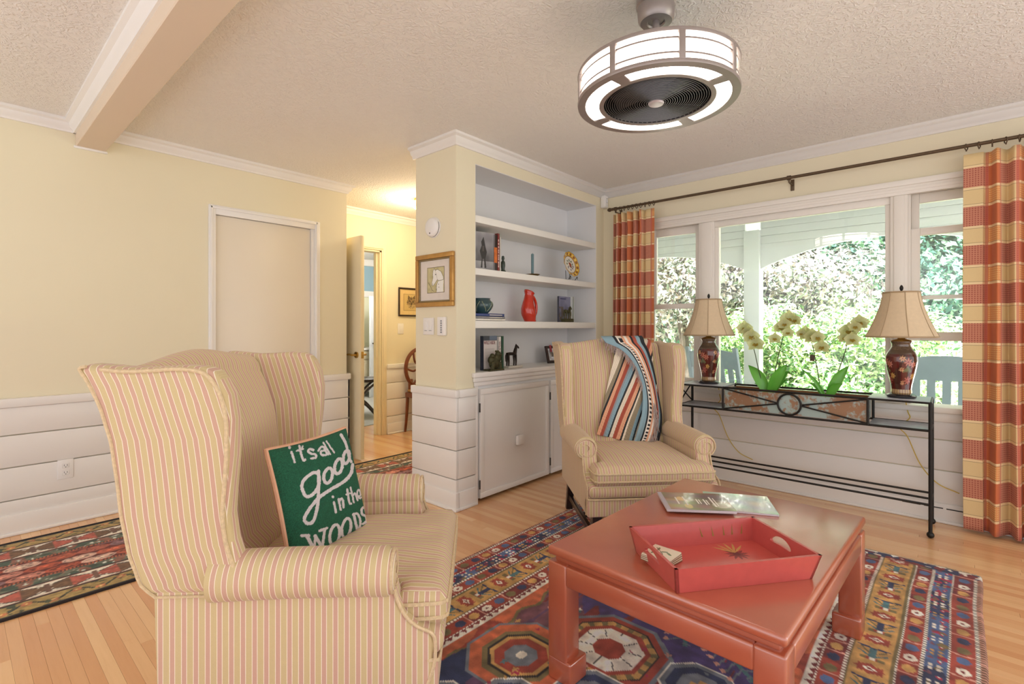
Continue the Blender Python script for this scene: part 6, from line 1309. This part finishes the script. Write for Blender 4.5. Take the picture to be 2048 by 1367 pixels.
# carved chair, mostly behind the pier
M_red_wood = P('carved_red_mahogany', (122, 58, 30), .35, var=.25, vs=16, coat=.3)
p = on_z(818, 873, 0)
t = thing('carved_chair', 'carved mahogany hall chair half hidden behind the pier', 'chair', (p.x+.31, 4.42, 0), 0)
for s in (-1, 1):
    part('front_leg', MB().tube(spline([(s*.2, -.19, .43), (s*.225, -.21, .34), (s*.19, -.18, .15), (s*.19, -.19, .03), (s*.2, -.21, 0)], 6), [.03]*6+[.026]*6+[.018]*6+[.014]*6+[.018], 10), M_red_wood, t); part('back_leg', MB().tube(spline([(s*.18, .2, .45), (s*.18, .22, .2), (s*.18, .25, 0)], 5), .02, 8, r1=.014), M_red_wood, t)
part('seat_rail', MB().prism([(-.24, -.22), (.24, -.22), (.2, .22), (-.2, .22)], .40, .455, 'z', .008), M_red_wood, t); part('seat_pad', MB().prism([(-.22, -.2), (.22, -.2), (.185, .2), (-.185, .2)], .455, .485, 'z', .012, 3), P('gold_brocade', (166, 128, 70), .85, var=.3, vs=60), t)
m = MB().tube([(.2*math.cos(a), .21, .72+.22*math.sin(a)) for a in np.linspace(0, 2*PI, 41)[:-1]], .022, 8, closed=True)
for k in range(6): a = k*PI/3; m.tube(spline([(.03*math.cos(a), .21, .72+.03*math.sin(a)), (.1*math.cos(a+.3), .21, .72+.11*math.sin(a+.3)), (.19*math.cos(a), .21, .72+.21*math.sin(a))], 4), .012, 7)
part('carved_back', m, M_red_wood, t); part('back_post', MB().box(-.16, -.11, .195, .225, .45, .60, .006).box(.11, .16, .195, .225, .45, .60, .006), M_red_wood, t)
# hallway ceiling light
t = thing('ceiling_light', 'small brass ceiling light glowing in the hallway', 'ceiling light', (3.07, 3.90, 0)); part('canopy', MB().lathe([(0, 2.44), (.07, 2.44), (.072, 2.425), (.03, 2.41), (0, 2.41)][::-1], 28), M_brass, t); part('glass_bowl', MB().lathe([(.012, 2.33), (.05, 2.335), (.085, 2.36), (.095, 2.40), (.092, 2.41)], 28, caps=False), P('warm_glass', (255, 222, 160), .4, emit=2.5), t)
hl = bpy.data.lights.new('hall_bulb', 'POINT'); hl.energy = 15; hl.color = (1, .82, .56); hl.shadow_soft_size = .08; ho = bpy.data.objects.new('hall_bulb', hl); COL.objects.link(ho); ho.location = (0, 0, 2.27); ho.parent = t
# room beyond
t = thing('vanity_cabinet', 'pale vanity cabinet seen far through the doorway', 'cabinet', (4.35, 7.75, 0)); part('body', MB().box(-.5, .6, -.2, .3, .1, .8, .004), P('pale_vanity', (206, 196, 170), .5), t); part('counter', MB().box(-.53, .63, -.23, .3, .8, .84, .006), M_white, t)
for k in range(3): part('door', MB().box(-.48+k*.37, -.14+k*.37, -.215, -.2, .14, .62, .004), P('pale_vanity', (206, 196, 170), .5), t); part('drawer', MB().box(-.48+k*.37, -.14+k*.37, -.215, -.2, .65, .78, .004), P('pale_vanity', (206, 196, 170), .5), t)
t = thing('folded_towel', 'small folded beige towel on the far vanity', 'towel', (4.18, 7.7, .8405)); part('fold', MB().box(-.1, .1, -.08, .08, 0, .035, .014, 3).box(-.1, .1, -.08, .08, .037, .07, .014, 3), P('beige_terry', (206, 184, 146), .95, bump=.4, bs=300), t)
t = thing('wall_mirror', 'arched wall mirror above the far vanity', 'mirror', (4.15, 8.08, 1.22)); pts = [(-.25, 0), (.25, 0), (.25, .5)]+[(.25*math.cos(a), .5+.1*math.sin(a)) for a in np.linspace(.1, PI-.1, 9)]+[(-.25, .5)]; part('glass', MB().prism(pts, -.012, -.004, 'y'), P('silvered_glass', (232, 236, 236), .05, 1, var=.0), t); part('backing', MB().prism([(a*1.05, b*1.03-.01) for a, b in pts], -.004, 0, 'y'), M_white, t)
t = thing('bathroom_door', 'pale blue grey door ajar in the far room', 'door', (4.72, 7.35, 0), .6); part('slab', MB().box(0, .7, 0, .035, .01, 1.72, .003), P('blue_white_door', (220, 224, 230), .45), t); part('knob', MB().sphere((.06, -.04, .92), .025).tube([(.06, 0, .92), (.06, -.04, .92)], .01), P('dark_hinge', (70, 66, 62), .5, .6), t)
p = on_z(740, 826, 0)
t = thing('cross_leg_stool', 'dark curved cross-leg stool on grey carpet beyond the doorway', 'stool', (p.x-.22, p.y, .004), -.5)
for s in (-1, 1):
    for e in (-1, 1): part('leg', MB().tube(spline([(e*.26, s*.18, 0), (e*.16, s*.18, .12), (e*.06, s*.18, .235), (e*.15, s*.18, .36), (e*.27, s*.18, .46)], 6), .016, 8), P('dark_mahogany', (46, 32, 28)), t)
part('seat', MB().box(-.29, .29, -.2, .2, .455, .50, .015, 3), P('dark_mahogany', (46, 32, 28)), t)
bl_ = bpy.data.lights.new('far_room_fill', 'POINT'); bl_.energy = 45; bl_.color = (1, .95, .88); bl_.shadow_soft_size = .2  # unseen light and its canopy, added to brighten the far room
t = thing('ceiling_light', 'unseen light added to brighten the far room', 'ceiling light', (4.4, 6.4, 0)); part('canopy', MB().lathe([(0, 2.40), (.1, 2.405), (.12, 2.44), (0, 2.44)], 24), M_white, t); bo = bpy.data.objects.new('far_room_fill', bl_); COL.objects.link(bo); bo.location = (0, 0, 2.2); bo.parent = t
